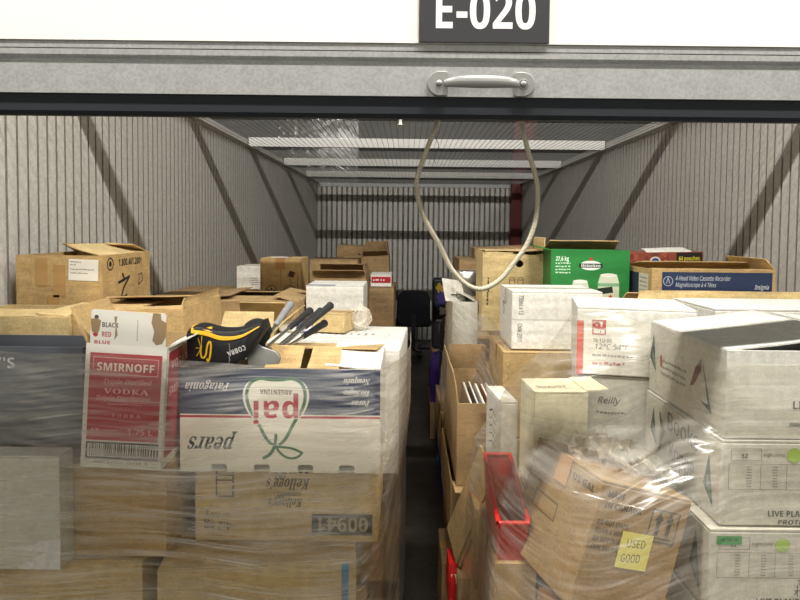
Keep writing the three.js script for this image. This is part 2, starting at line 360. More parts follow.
// ================================================================ stack by the left partition
// ---- front tier
{
  const c = carton('carton', 'wide brown carton at the base, under the cereal carton, its corner taped blue', { x: [-0.66, -0.155], y: [0.42, 0.79], D: [1.52, 2.0], ry: 7, mat: K.pale });
  onFace(c, 'front', 0.475, 0.28, 0.018, 0.16, plain(0x2f87b8, 0.4), { name: 'tape', label: 'blue tape strip' });
  carton('carton', 'brown carton at the base, beneath the crumpled one under the vodka carton', { x: [-1.08, -0.685], y: [0.42, 0.79], D: [1.53, 1.98], mat: K.pale });
  carton('carton', 'large brown carton on the floor under the blue-taped carton', { x: [-0.66, -0.13], y: [0.002, 0.415], D: [1.56, 2.05], mat: K.tan });
  carton('carton', 'large brown carton on the floor beside the partition, under the vodka carton column', { x: [-1.36, -0.69], y: [0.002, 0.415], D: [1.56, 2.05], mat: K.tan });
  carton('carton', 'crumpled brown carton under film, carrying the vodka carton', { x: [-0.985, -0.628], y: [0.795, 1.04], D: [1.545, 2.02], mat: K.mid, warp: 0.012 });
  const wc = carton('carton', 'pale grey-white carton under film beside the crumpled brown carton', { x: [-1.35, -0.868], y: [0.795, 1.085], D: [1.478, 1.54], mat: WH.carton, tape: false, warp: 0.003 });
}
// ---- cereal carton, upside down
{
  const w = 0.507, h = 0.205;
  const c = carton('carton', 'tan cereal carton standing upside down under the pear box', { x: [-0.583, -0.076], y: [0.792, 0.792 + h], D: [1.63, 1.97], mat: K.pale, smooth: true, tape: false });
  const tex = print(w, h, (g, W, H) => {
    g.translate(W, H); g.rotate(Math.PI);
    const k = '#3d3428';
    g.fillStyle = '#4a463f'; g.fillRect(W * 0.03, H * 0.1, W * 0.33, H * 0.29);
    letter(g, '00941', W * 0.05, H * 0.345, H * 0.27, { fill: '#b8a98c', width: W * 0.29 });
    letter(g, "Kellogg's", W * 0.41, H * 0.60, H * 0.16, { font: 'serif', slant: 0.25, fill: k, width: W * 0.185 });
    letter(g, 'FOODSERVICE', W * 0.42, H * 0.685, H * 0.07, { fill: k, width: W * 0.13 });
    letter(g, "Kellogg's", W * 0.37, H * 0.87, H * 0.21, { font: 'serif', slant: 0.25, fill: k, width: W * 0.235 });
    tinyPrint(g, W * 0.38, H * 0.985, W * 0.2, H * 0.07, k);
    letter(g, '4.2 kg', W * 0.8, H * 0.27, H * 0.17, { fill: '#5d5240', width: W * 0.15, weight: 'normal' });
    letter(g, '6 - 700 g', W * 0.81, H * 0.40, H * 0.11, { fill: '#5d5240', width: W * 0.13, weight: 'normal' });
    g.strokeStyle = '#4a443a'; g.lineWidth = H * 0.018; g.strokeRect(W * 0.79, H * 0.62, W * 0.09, H * 0.36); g.strokeRect(W * 0.79, H * 0.84, W * 0.09, H * 0.07);
  });
  onFace(c, 'front', w / 2, h / 2, w, h, inkMat(tex), { lift: 0.0012 });
}
// ---- pear box, upside down, open on top, hand slots along the lower edge
{
  const w = 0.54, h = 0.283, d = 0.36;
  const sh = new THREE.Shape(); sh.moveTo(0, 0);
  for (const q of [0.085, 0.20, 0.318, 0.43]) { sh.lineTo(q, 0); sh.lineTo(q, 0.014); sh.quadraticCurveTo(q, 0.021, q + 0.008, 0.021); sh.lineTo(q + 0.034, 0.021); sh.quadraticCurveTo(q + 0.042, 0.021, q + 0.042, 0.014); sh.lineTo(q + 0.042, 0); }
  sh.lineTo(w, 0); sh.lineTo(w, h); sh.lineTo(0, h); sh.closePath();
  const front = new THREE.ExtrudeGeometry(sh, { depth: T, bevelEnabled: false }).translate(-w / 2, 0, d / 2 - T);
  const c = carton('fruit_box', 'white and navy pear box upside down with a green pear emblem', { x: [-0.611, -0.071], y: [1.0, 1.0 + h], D: [1.6, 1.6 + d], mat: WH.carton, open: true, front, inner: K.mid, cat: 'box',
    flaps: [['front', 22, { len: 0.105, share: 0.19, off: 0.005, mat: K.mid, curl: 0.004 }], ['front', 20, { len: 0.105, share: 0.17, off: 0.115, mat: K.mid, curl: 0.004 }], ['left', 12, { mat: K.mid, len: 0.1 }], ['back', 4, { mat: K.mid, len: 0.15 }], ['right', 2, { mat: WH.bright, len: 0.15 }]] });
  const tex = print(w, h, (g, W, H) => {
    g.fillStyle = '#e9e5da'; g.fillRect(0, 0, W, H);
    g.translate(W, H); g.rotate(Math.PI);
    g.fillStyle = '#26365a'; g.fillRect(0, H * 0.56, W, H * 0.44);
    g.fillStyle = '#b02a40'; g.fillRect(0, H * 0.525, W, H * 0.022);
    // pear outline: fat end down in the print's own sense
    const cx = W * 0.52, pear = (s, fill, stroke, lw) => {
      g.beginPath(); g.moveTo(cx - W * 0.015, H * 0.27);
      g.bezierCurveTo(cx - W * 0.06 * s, H * 0.30, cx - W * 0.075 * s, H * 0.46, cx - W * 0.12 * s, H * 0.56);
      g.bezierCurveTo(cx - W * 0.175 * s, H * 0.74, cx - W * 0.15 * s, H * (0.9 + 0.02 * s), cx - W * 0.06, H * (0.875 + 0.03 * s));
      g.bezierCurveTo(cx - W * 0.02, H * (0.86 + 0.03 * s), cx + W * 0.02, H * (0.86 + 0.03 * s), cx + W * 0.06, H * (0.875 + 0.03 * s));
      g.bezierCurveTo(cx + W * 0.15 * s, H * (0.9 + 0.02 * s), cx + W * 0.175 * s, H * 0.74, cx + W * 0.12 * s, H * 0.56);
      g.bezierCurveTo(cx + W * 0.075 * s, H * 0.46, cx + W * 0.06 * s, H * 0.30, cx + W * 0.015, H * 0.27);
      if (fill) { g.fillStyle = fill; g.fill(); } if (stroke) { g.strokeStyle = stroke; g.lineWidth = lw; g.stroke(); }
    };
    g.save(); g.beginPath(); g.rect(0, H * 0.5, W, H * 0.5); g.clip(); pear(1.12, '#f1efe6'); g.restore();
    pear(0.98, '#f1efe6', '#2e6b4a', W * 0.016);
    g.strokeStyle = '#2e6b4a'; g.lineCap = 'round'; g.lineWidth = W * 0.016;
    g.beginPath(); g.moveTo(cx, H * 0.36); g.quadraticCurveTo(cx + W * 0.0, H * 0.18, cx + W * 0.06, H * 0.14); g.stroke();
    g.lineWidth = W * 0.012; g.beginPath(); g.moveTo(cx, H * 0.25); g.bezierCurveTo(cx - W * 0.04, H * 0.1, cx - W * 0.11, H * 0.12, cx - W * 0.13, H * 0.19); g.bezierCurveTo(cx - W * 0.08, H * 0.25, cx - W * 0.05, H * 0.24, cx, H * 0.25); g.stroke();
    letter(g, 'pai', cx - W * 0.125, H * 0.69, H * 0.30, { fill: '#b3283f', width: W * 0.25, stroke: '#f1efe6' });
    letter(g, 'ARGENTINA', cx, H * 0.80, H * 0.065, { fill: '#5b3440', width: W * 0.16, align: 'center', weight: 'bold' });
    letter(g, 'pears', W * 0.72, H * 0.34, H * 0.22, { font: 'serif', slant: 0.35, fill: '#26303f', width: W * 0.23, weight: 'bold' });
    letter(g, 'Patagonia', W * 0.75, H * 0.86, H * 0.11, { font: 'serif', slant: 0.35, fill: '#e4e2da', width: W * 0.22 });
    letter(g, 'Peras', W * 0.05, H * 0.70, H * 0.075, { font: 'serif', slant: 0.3, fill: '#e4e2da', width: W * 0.09 });
    letter(g, 'Río Negro', W * 0.05, H * 0.80, H * 0.075, { font: 'serif', slant: 0.3, fill: '#e4e2da', width: W * 0.13 });
    letter(g, 'Neuquén', W * 0.05, H * 0.91, H * 0.075, { font: 'serif', slant: 0.3, fill: '#e4e2da', width: W * 0.13 });
  }, 1500);
  const pg = new THREE.ShapeGeometry(sh), pu = pg.attributes.uv; for (let i = 0; i < pu.count; i++) pu.setXY(i, pu.getX(i) / w, pu.getY(i) / h);
  pg.translate(-w / 2, -h / 2, 0);
  onFace(c, 'front', w / 2, h / 2, w, h, solidMat(tex), { geo: pg, lift: 0.0008 });
}
// ---- vodka carton, open flap up, leaning
{
  const w = 0.2, h = 0.315, d = 0.225;
  const c = carton('bottle_carton', 'red and white vodka carton with a torn raised flap', { x: [-0.83, -0.63], y: [1.047, 1.047 + h], D: [1.5, 1.5 + d], mat: WH.carton, open: true, inner: K.tan, rz: -3.4, ry: 3,
    flaps: [['left', 120, { len: 0.1, mat: K.mid }], ['right', 158, { len: 0.06, mat: WH.carton }]] });
  const red = '#b83a48';
  const face = print(w, h, (g, W, H) => {
    g.fillStyle = '#e8e5dd'; g.fillRect(0, 0, W, H);
    g.fillStyle = red; g.fillRect(W * 0.055, H * 0.07, W * 0.89, H * 0.705);
    g.strokeStyle = '#e9c9c6'; g.lineWidth = W * 0.008; g.strokeRect(W * 0.10, H * 0.105, W * 0.8, H * 0.135);
    letter(g, 'SMIRNOFF', W * 0.5, H * 0.212, H * 0.092, { fill: '#f4efe6', width: W * 0.72, align: 'center' });
    const sc = { font: 'serif', slant: 0.3, fill: '#e8bcbc', weight: 'normal', align: 'center' };
    letter(g, 'Triple Distilled', W * 0.52, H * 0.315, H * 0.055, { ...sc, width: W * 0.6 });
    letter(g, 'VODKA', W * 0.52, H * 0.395, H * 0.062, { font: 'serif', fill: '#e8bcbc', width: W * 0.56, align: 'center' });
    letter(g, 'Triple Distillation', W * 0.48, H * 0.45, H * 0.052, { ...sc, width: W * 0.68 });
    tinyPrint(g, W * 0.3, H * 0.485, W * 0.42, H * 0.014, '#e2b0b0');
    letter(g, '~  V O D K A  ~', W * 0.53, H * 0.585, H * 0.04, { font: 'serif', fill: '#dfa9aa', width: W * 0.52, align: 'center' });
    letter(g, '12', W * 0.1, H * 0.72, H * 0.06, { fill: '#dfa3a6' }); letter(g, '1.75 L', W * 0.55, H * 0.725, H * 0.07, { fill: '#dfa3a6', width: W * 0.32 });
    g.fillStyle = '#39353a'; g.fillRect(W * 0.055, H * 0.79, W * 0.9, H * 0.14); g.fillStyle = '#e8e5dd'; g.fillRect(W * 0.075, H * 0.803, W * 0.86, H * 0.108);
    g.fillStyle = '#2c2a2c'; for (let x = W * 0.10; x < W * 0.91;) { const b = W * rr(0.006, 0.02); g.fillRect(x, H * 0.803, b, H * 0.1); x += b + W * rr(0.006, 0.018); }
    letter(g, '000 82000 73154 0', W * 0.5, H * 0.965, H * 0.03, { font: 'monospace', weight: 'normal', fill: '#5a5653', width: W * 0.66, align: 'center' });
  }, 1700);
  onFace(c, 'front', w / 2, h / 2, w, h, solidMat(face), { lift: 0.0008 });
  const side = print(d, h, (g, W, H) => {
    g.fillStyle = '#e8e5dd'; g.fillRect(0, 0, W, H); g.fillStyle = '#a93441'; g.fillRect(W * 0.06, H * 0.05, W * 0.9, H * 0.88);
    letter(g, 'VODKA', W * 0.15, H * 0.2, H * 0.1, { fill: '#e3b7b5', width: W * 0.6 }); letter(g, 'SMIRNOFF', W * 0.12, H * 0.42, H * 0.1, { fill: '#e3b7b5', width: W * 0.75 });
  }, 700);
  onFace(c, 'right', d / 2, h / 2, d, h, solidMat(side), { lift: 0.0008 });
  // the raised front flap with torn patches
  const fw = 0.187, fh = 0.088, fs = new THREE.Shape();
  [[0, 0], [fw, 0], [fw - 0.001, fh * 0.93], [fw * 0.97, fh], [fw * 0.8, fh * 0.985], [fw * 0.5, fh * 0.99], [fw * 0.06, fh], [0.002, fh * 0.97]].forEach(([x, y], i) => i ? fs.lineTo(x, y) : fs.moveTo(x, y));
  const fg = new THREE.ExtrudeGeometry(fs, { depth: 0.004, bevelEnabled: false }).translate(-fw / 2, 0, -0.002);
  const f = mesh('flap', fg, K.mid, c); f.position.set(0.002, h, d / 2 - T / 2); f.rotation.x = deg(3);
  const ft = print(fw, fh, (g, W, H) => {
    g.fillStyle = '#e6e3db'; g.fillRect(0, 0, W, H);
    g.fillStyle = '#4a4440'; g.beginPath(); g.arc(W * 0.08, H * 0.22, H * 0.06, 0, 7); g.fill();
    letter(g, 'BLACK', W * 0.15, H * 0.5, H * 0.19, { fill: '#4a4440', width: W * 0.22 });
    g.fillStyle = '#b23a46'; g.beginPath(); g.arc(W * 0.07, H * 0.72, H * 0.07, 0, 7); g.fill(); letter(g, 'RED', W * 0.15, H * 0.78, H * 0.2, { fill: '#b23a46', width: W * 0.13 });
    letter(g, 'BLUE', W * 0.05, H * 0.99, H * 0.14, { fill: '#b23a46', width: W * 0.22 });
    g.fillStyle = '#9a8262'; // torn brown ply
    for (const pts of [[[0, 0.28], [0.09, 0.25], [0.14, 0.32], [0.12, 0.6], [0.1, 0.7], [0.02, 0.65]], [[0.31, 0.18], [0.35, 0.17], [0.34, 0.4], [0.36, 0.72], [0.32, 0.86], [0.33, 0.5]], [[0.82, 0], [0.92, 0.02], [0.93, 0.2], [1, 0.28], [1, 0.68], [0.95, 0.9], [0.87, 0.95], [0.82, 0.82], [0.84, 0.55], [0.8, 0.3]]]) { g.beginPath(); pts.forEach(([x, y], i) => i ? g.lineTo(x * W, y * H) : g.moveTo(x * W, y * H)); g.fill(); }
    g.save(); g.translate(W * 0.625, H * 0.85); g.rotate(-Math.PI / 2); tinyPrint(g, 0, 0, H * 0.6, H * 0.035, '#8b8783'); g.restore();
  }, 1700);
  const sg = new THREE.ShapeGeometry(fs), su = sg.attributes.uv; for (let i = 0; i < su.count; i++) su.setXY(i, su.getX(i) / fw, su.getY(i) / fh);
  mesh('print', sg.translate(-fw / 2, 0, 0.0027), solidMat(ft), f);
}
// ---- things beside and behind the vodka carton
{
  const g = plain(0x3b3f47, 0.55);
  const c = carton('carton', 'dark grey carton under film beside the vodka carton', { x: [-1.33, -0.845], y: [1.09, 1.345], D: [1.55, 1.725], mat: plain(0x565a63, 0.7), open: true, flaps: [['front', 60, { len: 0.1, share: 0.5, off: -0.16, mat: g }]] });
  onFace(c, 'front', 0.3, 0.215, 0.1, 0.04, inkMat(print(0.1, 0.04, (q, W, H) => letter(q, "Y'S", 0, H * 0.9, H, { fill: '#b9bcc2', width: W * 0.6 }), 800)), { lift: 0.001 });
  carton('carton', 'short tan carton with a lifted flap between the partition and the long open carton', { x: [-1.345, -0.985], y: [1.09, 1.395], D: [1.735, 2.01], mat: K.pale, open: true, flaps: [['front', 12, { len: 0.12, curl: -0.02 }], ['right', 8, { len: 0.1 }]] });
  carton('carton', 'long open tan carton behind the vodka carton', { x: [-0.972, -0.645], y: [1.045, 1.415], D: [1.75, 2.1], mat: K.mid, open: true, rz: 2.0, flaps: [['back', 6, { len: 0.17, curl: 0.005 }], ['right', 75, { len: 0.03 }], ['left', -4, { len: 0.15 }], ['front', 3, { len: 0.07 }]] });
}
// ---- box with courier label against the partition
{
  carton('carton', 'plain brown carton under the taped carton against the partition', { x: [-1.36, -0.99], y: [0.9, 1.335], D: [2.04, 2.62], mat: K.tan });
  carton('carton', 'big brown carton on the floor behind the front tier beside the partition', { x: [-1.36, -0.72], y: [0.002, 0.895], D: [2.09, 2.66], mat: K.tan });
  const w = 0.29, h = 0.222, d = 0.37;
  const c = carton('carton', 'open brown carton patched with tape strips and a white address label', { x: [-1.322, -1.03], y: [1.34, 1.34 + h], D: [2.02, 2.02 + d], mat: K.mid, open: true, ry: 0,
    flaps: [['right', 10, { len: 0.13, curl: 0.012, mat: K.pale }], ['back', 16, { len: 0.12 }]] });
  const tp = plain(0xb8935f, 0.35);
  for (const [u, v, tw, th] of [[0.085, 0.165, 0.04, 0.095], [0.145, 0.135, 0.042, 0.11], [0.125, 0.045, 0.04, 0.085]]) mesh('tape', box(tw, th, 0.0006, u - w / 2, v, d / 2 + 0.0006), tp, c);
  onFace(c, 'front', 0.228, 0.173, 0.1, 0.072, solidMat(print(0.1, 0.072, (g, W, H) => {
    g.fillStyle = '#efece4'; g.fillRect(0, 0, W, H);
    for (const [y, l] of [[0.16, 0.35], [0.3, 0.2], [0.5, 0.8], [0.68, 0.6]]) tinyPrint(g, W * 0.06, H * y, W * l, H * 0.07, '#77726b');
  }, 1600)), { name: 'address_label', lift: 0.0014, rot: -0.03 });
  onFace(c, 'right', d / 2, h / 2, d, h, inkMat(print(d, h, (g, W, H) => {
    g.strokeStyle = ink; g.lineWidth = W * 0.012; g.beginPath(); g.arc(W * 0.14, H * 0.14, W * 0.055, 0, 7); g.stroke(); g.fillStyle = ink; g.beginPath(); g.arc(W * 0.14, H * 0.14, W * 0.025, 0, 7); g.fill();
    letter(g, '1.800.461.2001', W * 0.3, H * 0.19, H * 0.16, { fill: ink, width: W * 0.5 });
    scrawl(g, [[W * 0.38, H * 0.32], [W * 0.42, H * 0.42], [W * 0.3, H * 0.45], [W * 0.52, H * 0.38], [W * 0.4, H * 0.55], [W * 0.34, H * 0.72], [W * 0.46, H * 0.68]], W * 0.025, ink);
    scrawl(g, [[W * 0.72, H * 0.38], [W * 0.8, H * 0.35], [W * 0.82, H * 0.48], [W * 0.72, H * 0.55], [W * 0.74, H * 0.42]], W * 0.01, ink);
    scrawl(g, [[W * 0.1, H * 0.9], [W * 0.2, H * 0.85], [W * 0.3, H * 0.92], [W * 0.6, H * 0.8]], W * 0.01, ink);
  })), { lift: 0.001 });
}
// ---- golf things lying in the pear box
{
  const black = plain(0x141416, 0.55), yellow = plain(0xd2a417, 0.5);
  // driver headcover: a long padded sock, fat at the head end
  const hc = thing('golf_headcover', 'black padded golf headcover with a yellow band and swirl emblem', 'headcover', [-0.475, 1.285, -1.60]);
  const sh = new THREE.Shape(); sh.moveTo(-0.105, 0.0);
  sh.lineTo(-0.108, 0.075); sh.bezierCurveTo(-0.107, 0.098, -0.085, 0.099, -0.06, 0.09); sh.bezierCurveTo(-0.02, 0.078, 0.03, 0.08, 0.085, 0.108); sh.lineTo(0.088, 0.098); sh.lineTo(0.055, 0.045); sh.quadraticCurveTo(0.03, 0.005, -0.01, 0.0); sh.closePath();
  const eg = new THREE.ExtrudeGeometry(sh, { depth: 0.05, bevelEnabled: true, bevelSize: 0.008, bevelThickness: 0.014, bevelSegments: 4, curveSegments: 16 }).translate(0, 0.01, -0.05);
  mesh('cover', toCreasedNormals(eg, 0.9), black, hc);
  const band = new THREE.CatmullRomCurve3([[-0.1, 0.108, 0.006], [-0.06, 0.104, 0.01], [-0.02, 0.092, 0.012], [0.03, 0.094, 0.01], [0.082, 0.118, 0.006]].map((p) => new THREE.Vector3(...p)));
  const bg = new THREE.BufferGeometry(), bp = [], bi = [];
  for (let i = 0; i <= 30; i++) { const p = band.getPoint(i / 30), t = i / 30, wd = 0.006 + 0.012 * Math.sin(Math.PI * Math.min(1, 0.25 + 0.75 * t)); bp.push(p.x, p.y - wd * 0.9, 0.0155, p.x, p.y - 0.001, 0.0135, p.x, p.y + 0.0045, 0.004, p.x, p.y + 0.004, -0.03); if (i) for (let k = 0; k < 3; k++) { const a = (i - 1) * 4 + k; bi.push(a, a + 4, a + 1, a + 1, a + 4, a + 5); } }
  bg.setAttribute('position', new THREE.Float32BufferAttribute(bp, 3)); bg.setIndex(bi); bg.computeVertexNormals();
  mesh('band', bg, yellow, hc);
  const em = print(0.2, 0.085, (g, W, H) => {
    g.strokeStyle = '#d8ab1c'; g.lineCap = 'round'; g.lineWidth = H * 0.06;
    g.beginPath(); g.moveTo(W * 0.16, H * 0.45); g.bezierCurveTo(W * 0.13, H * 0.9, W * 0.22, H * 0.9, W * 0.23, H * 0.6); g.bezierCurveTo(W * 0.24, H * 0.3, W * 0.3, H * 0.15, W * 0.29, H * 0.5); g.bezierCurveTo(W * 0.28, H * 0.85, W * 0.25, H * 1.0, W * 0.24, H * 0.85); g.stroke();
    g.lineWidth = H * 0.025; for (const [a, b] of [[0.12, 0.2], [0.09, 0.5], [0.1, 0.75], [0.17, 0.12]]) { g.beginPath(); g.moveTo(W * a, H * b); g.lineTo(W * 0.16, H * 0.5); g.stroke(); }
    letter(g, 'COBRA', W * 0.62, H * 0.5, H * 0.22, { fill: '#cfcfcf', width: W * 0.26, rot: Math.PI - 0.38, align: 'center' });
    g.save(); g.translate(W * 0.545, H * 0.95); g.rotate(-Math.PI / 2); tinyPrint(g, 0, 0, H * 0.6, H * 0.06, '#8c8c8c'); g.restore();
  }, 2200);
  mesh('emblem', new THREE.PlaneGeometry(0.2, 0.085).translate(-0.005, 0.055, 0.0152), inkMat(em), hc);
  const h2 = thing('golf_headcover', 'round black knit golf headcover behind the yellow-banded one', 'headcover', [-0.425, 1.29, -1.69]);
  const ball = new THREE.SphereGeometry(0.042, 24, 18), bpz = ball.attributes.position;
  for (let i = 0; i < bpz.count; i++) { const y = bpz.getY(i); bpz.setXYZ(i, bpz.getX(i) * (1 + 0.02 * Math.sin(y * 300)) * (y < 0 ? 0.9 : 1), y * 0.95 + 0.075, bpz.getZ(i)); }
  ball.computeVertexNormals(); mesh('sock', ball, plain(0x131315, 0.95, { sheen: 0.3 }), h2);
  mesh('neck', new THREE.CylinderGeometry(0.022, 0.026, 0.06, 16).translate(0, 0.03, 0), plain(0x131315, 0.95), h2);
  mesh('tassel', new THREE.TubeGeometry(new THREE.CatmullRomCurve3([[-0.035, 0.05, 0], [-0.06, 0.055, 0.005], [-0.1, 0.045, 0.01], [-0.14, 0.04, 0.01]].map((p) => new THREE.Vector3(...p))), 20, 0.006, 8), plain(0x1b1b1d, 0.9), h2);
  // clubs: iron heads toward the door, grips over the white carton
  const chrome = new THREE.MeshStandardMaterial({ color: 0xc8c8c6, metalness: 0.95, roughness: 0.25 }), gripMat = plain(0x2b2c2e, 0.8), greyGrip = plain(0x8b8d8f, 0.8);
  const clubs = [[[-0.415, 1.322, -1.66], [-0.395, 1.405, -2.02], greyGrip, 'golf club with a grey grip among the black-gripped clubs'],
    [[-0.405, 1.318, -1.68], [-0.345, 1.37, -2.12], gripMat, 'golf club with a shiny iron head and black grip'],
    [[-0.385, 1.31, -1.69], [-0.305, 1.372, -2.1], gripMat, 'golf club with a black grip on the pear box'],
    [[-0.375, 1.308, -1.68], [-0.262, 1.40, -2.04], gripMat, 'golf club with the longest reaching black grip'],
    [[-0.37, 1.305, -1.7], [-0.285, 1.335, -2.06], gripMat, 'golf club with a low black grip on the white carton']];
  clubs.forEach(([a, b, gm, lab], i) => {
    const A = new THREE.Vector3(...a), B = new THREE.Vector3(...b), o = thing('golf_club', lab, 'golf club', a), dir = B.clone().sub(A), L = dir.length(), q = new THREE.Quaternion().setFromUnitVectors(new THREE.Vector3(0, 1, 0), dir.clone().normalize());
    const sh2 = mesh('shaft', new THREE.CylinderGeometry(0.0055, 0.0045, L * 0.62, 10).translate(0, L * 0.31, 0), chrome, o); sh2.quaternion.copy(q);
    const gr = mesh('grip', new THREE.LatheGeometry([[0.0001, L * 0.5], [0.0085, L * 0.5], [0.0105, L * 0.7], [0.0125, L * 0.97], [0.014, L * 0.99], [0.012, L], [0.0001, L]].map(([x, y]) => new THREE.Vector2(x, y)), 14), gm, o); gr.quaternion.copy(q);
    const hs = new THREE.Shape(); hs.moveTo(0, 0.012); hs.bezierCurveTo(0.02, 0.01, 0.05, 0.03, 0.062, 0.012); hs.bezierCurveTo(0.075, -0.02, 0.05, -0.045, 0.03, -0.046); hs.bezierCurveTo(0.008, -0.044, -0.01, -0.02, -0.008, 0.002); hs.closePath();
    const hd = mesh('club_head', toCreasedNormals(new THREE.ExtrudeGeometry(hs, { depth: 0.008, bevelEnabled: true, bevelSize: 0.003, bevelThickness: 0.004, bevelSegments: 3 }), 0.8), i === 1 ? plain(0x8f908e, 0.42, { metalness: 0.85 }) : chrome, o);
    if (i === 1) { hd.rotation.set(-0.25, 0.1, -0.55); hd.position.set(-0.012, 0.01, 0.045); hd.scale.setScalar(1.15); }
    else { hd.rotation.set(1.35, 0.1 * i, -0.4); hd.position.set(-0.03, -0.012, 0.03); hd.scale.setScalar(0.8); }
  });
}
// ---- white wrapped carton behind the pear box
{
  const c = carton('carton', 'large white film-wrapped carton with pen scribbles on top, behind the pear box', { x: [-0.5, -0.012], y: [0.84, 1.255], D: [2.0, 2.5], mat: WH.bright, tape: false, ry: -3 });
  onFace(c, 'top', 0.24, 0.26, 0.4, 0.3, inkMat(print(0.4, 0.3, (g, W, H) => {
    for (let k = 0; k < 3; k++) { const pts = []; for (let i = 0; i < 34; i++) pts.push([W * (0.1 + 0.8 * i / 34 + rr(-0.01, 0.01)), H * (0.3 + k * 0.05 + rr(-0.05, 0.05))]); for (let i = 0; i + 2 < pts.length; i += 3) scrawl(g, pts.slice(i, i + 2), W * 0.009, '#3a3a3a'); }
    tinyPrint(g, W * 0.15, H * 0.62, W * 0.55, H * 0.02, '#8a8a86');
    g.strokeStyle = '#b9b7b0'; g.lineWidth = 2; g.beginPath(); g.ellipse(W * 0.86, H * 0.42, W * 0.12, H * 0.2, 0, 0, 7); g.stroke();
  })), { lift: 0.001 });
  carton('carton', 'big brown carton under the white scribbled carton', { x: [-0.69, -0.02], y: [0.002, 0.42], D: [2.09, 2.7], mat: K.tan });
  carton('carton', 'brown carton between the white scribbled carton and the big brown one', { x: [-0.66, -0.02], y: [0.425, 0.835], D: [2.06, 2.66], mat: K.tan });
}
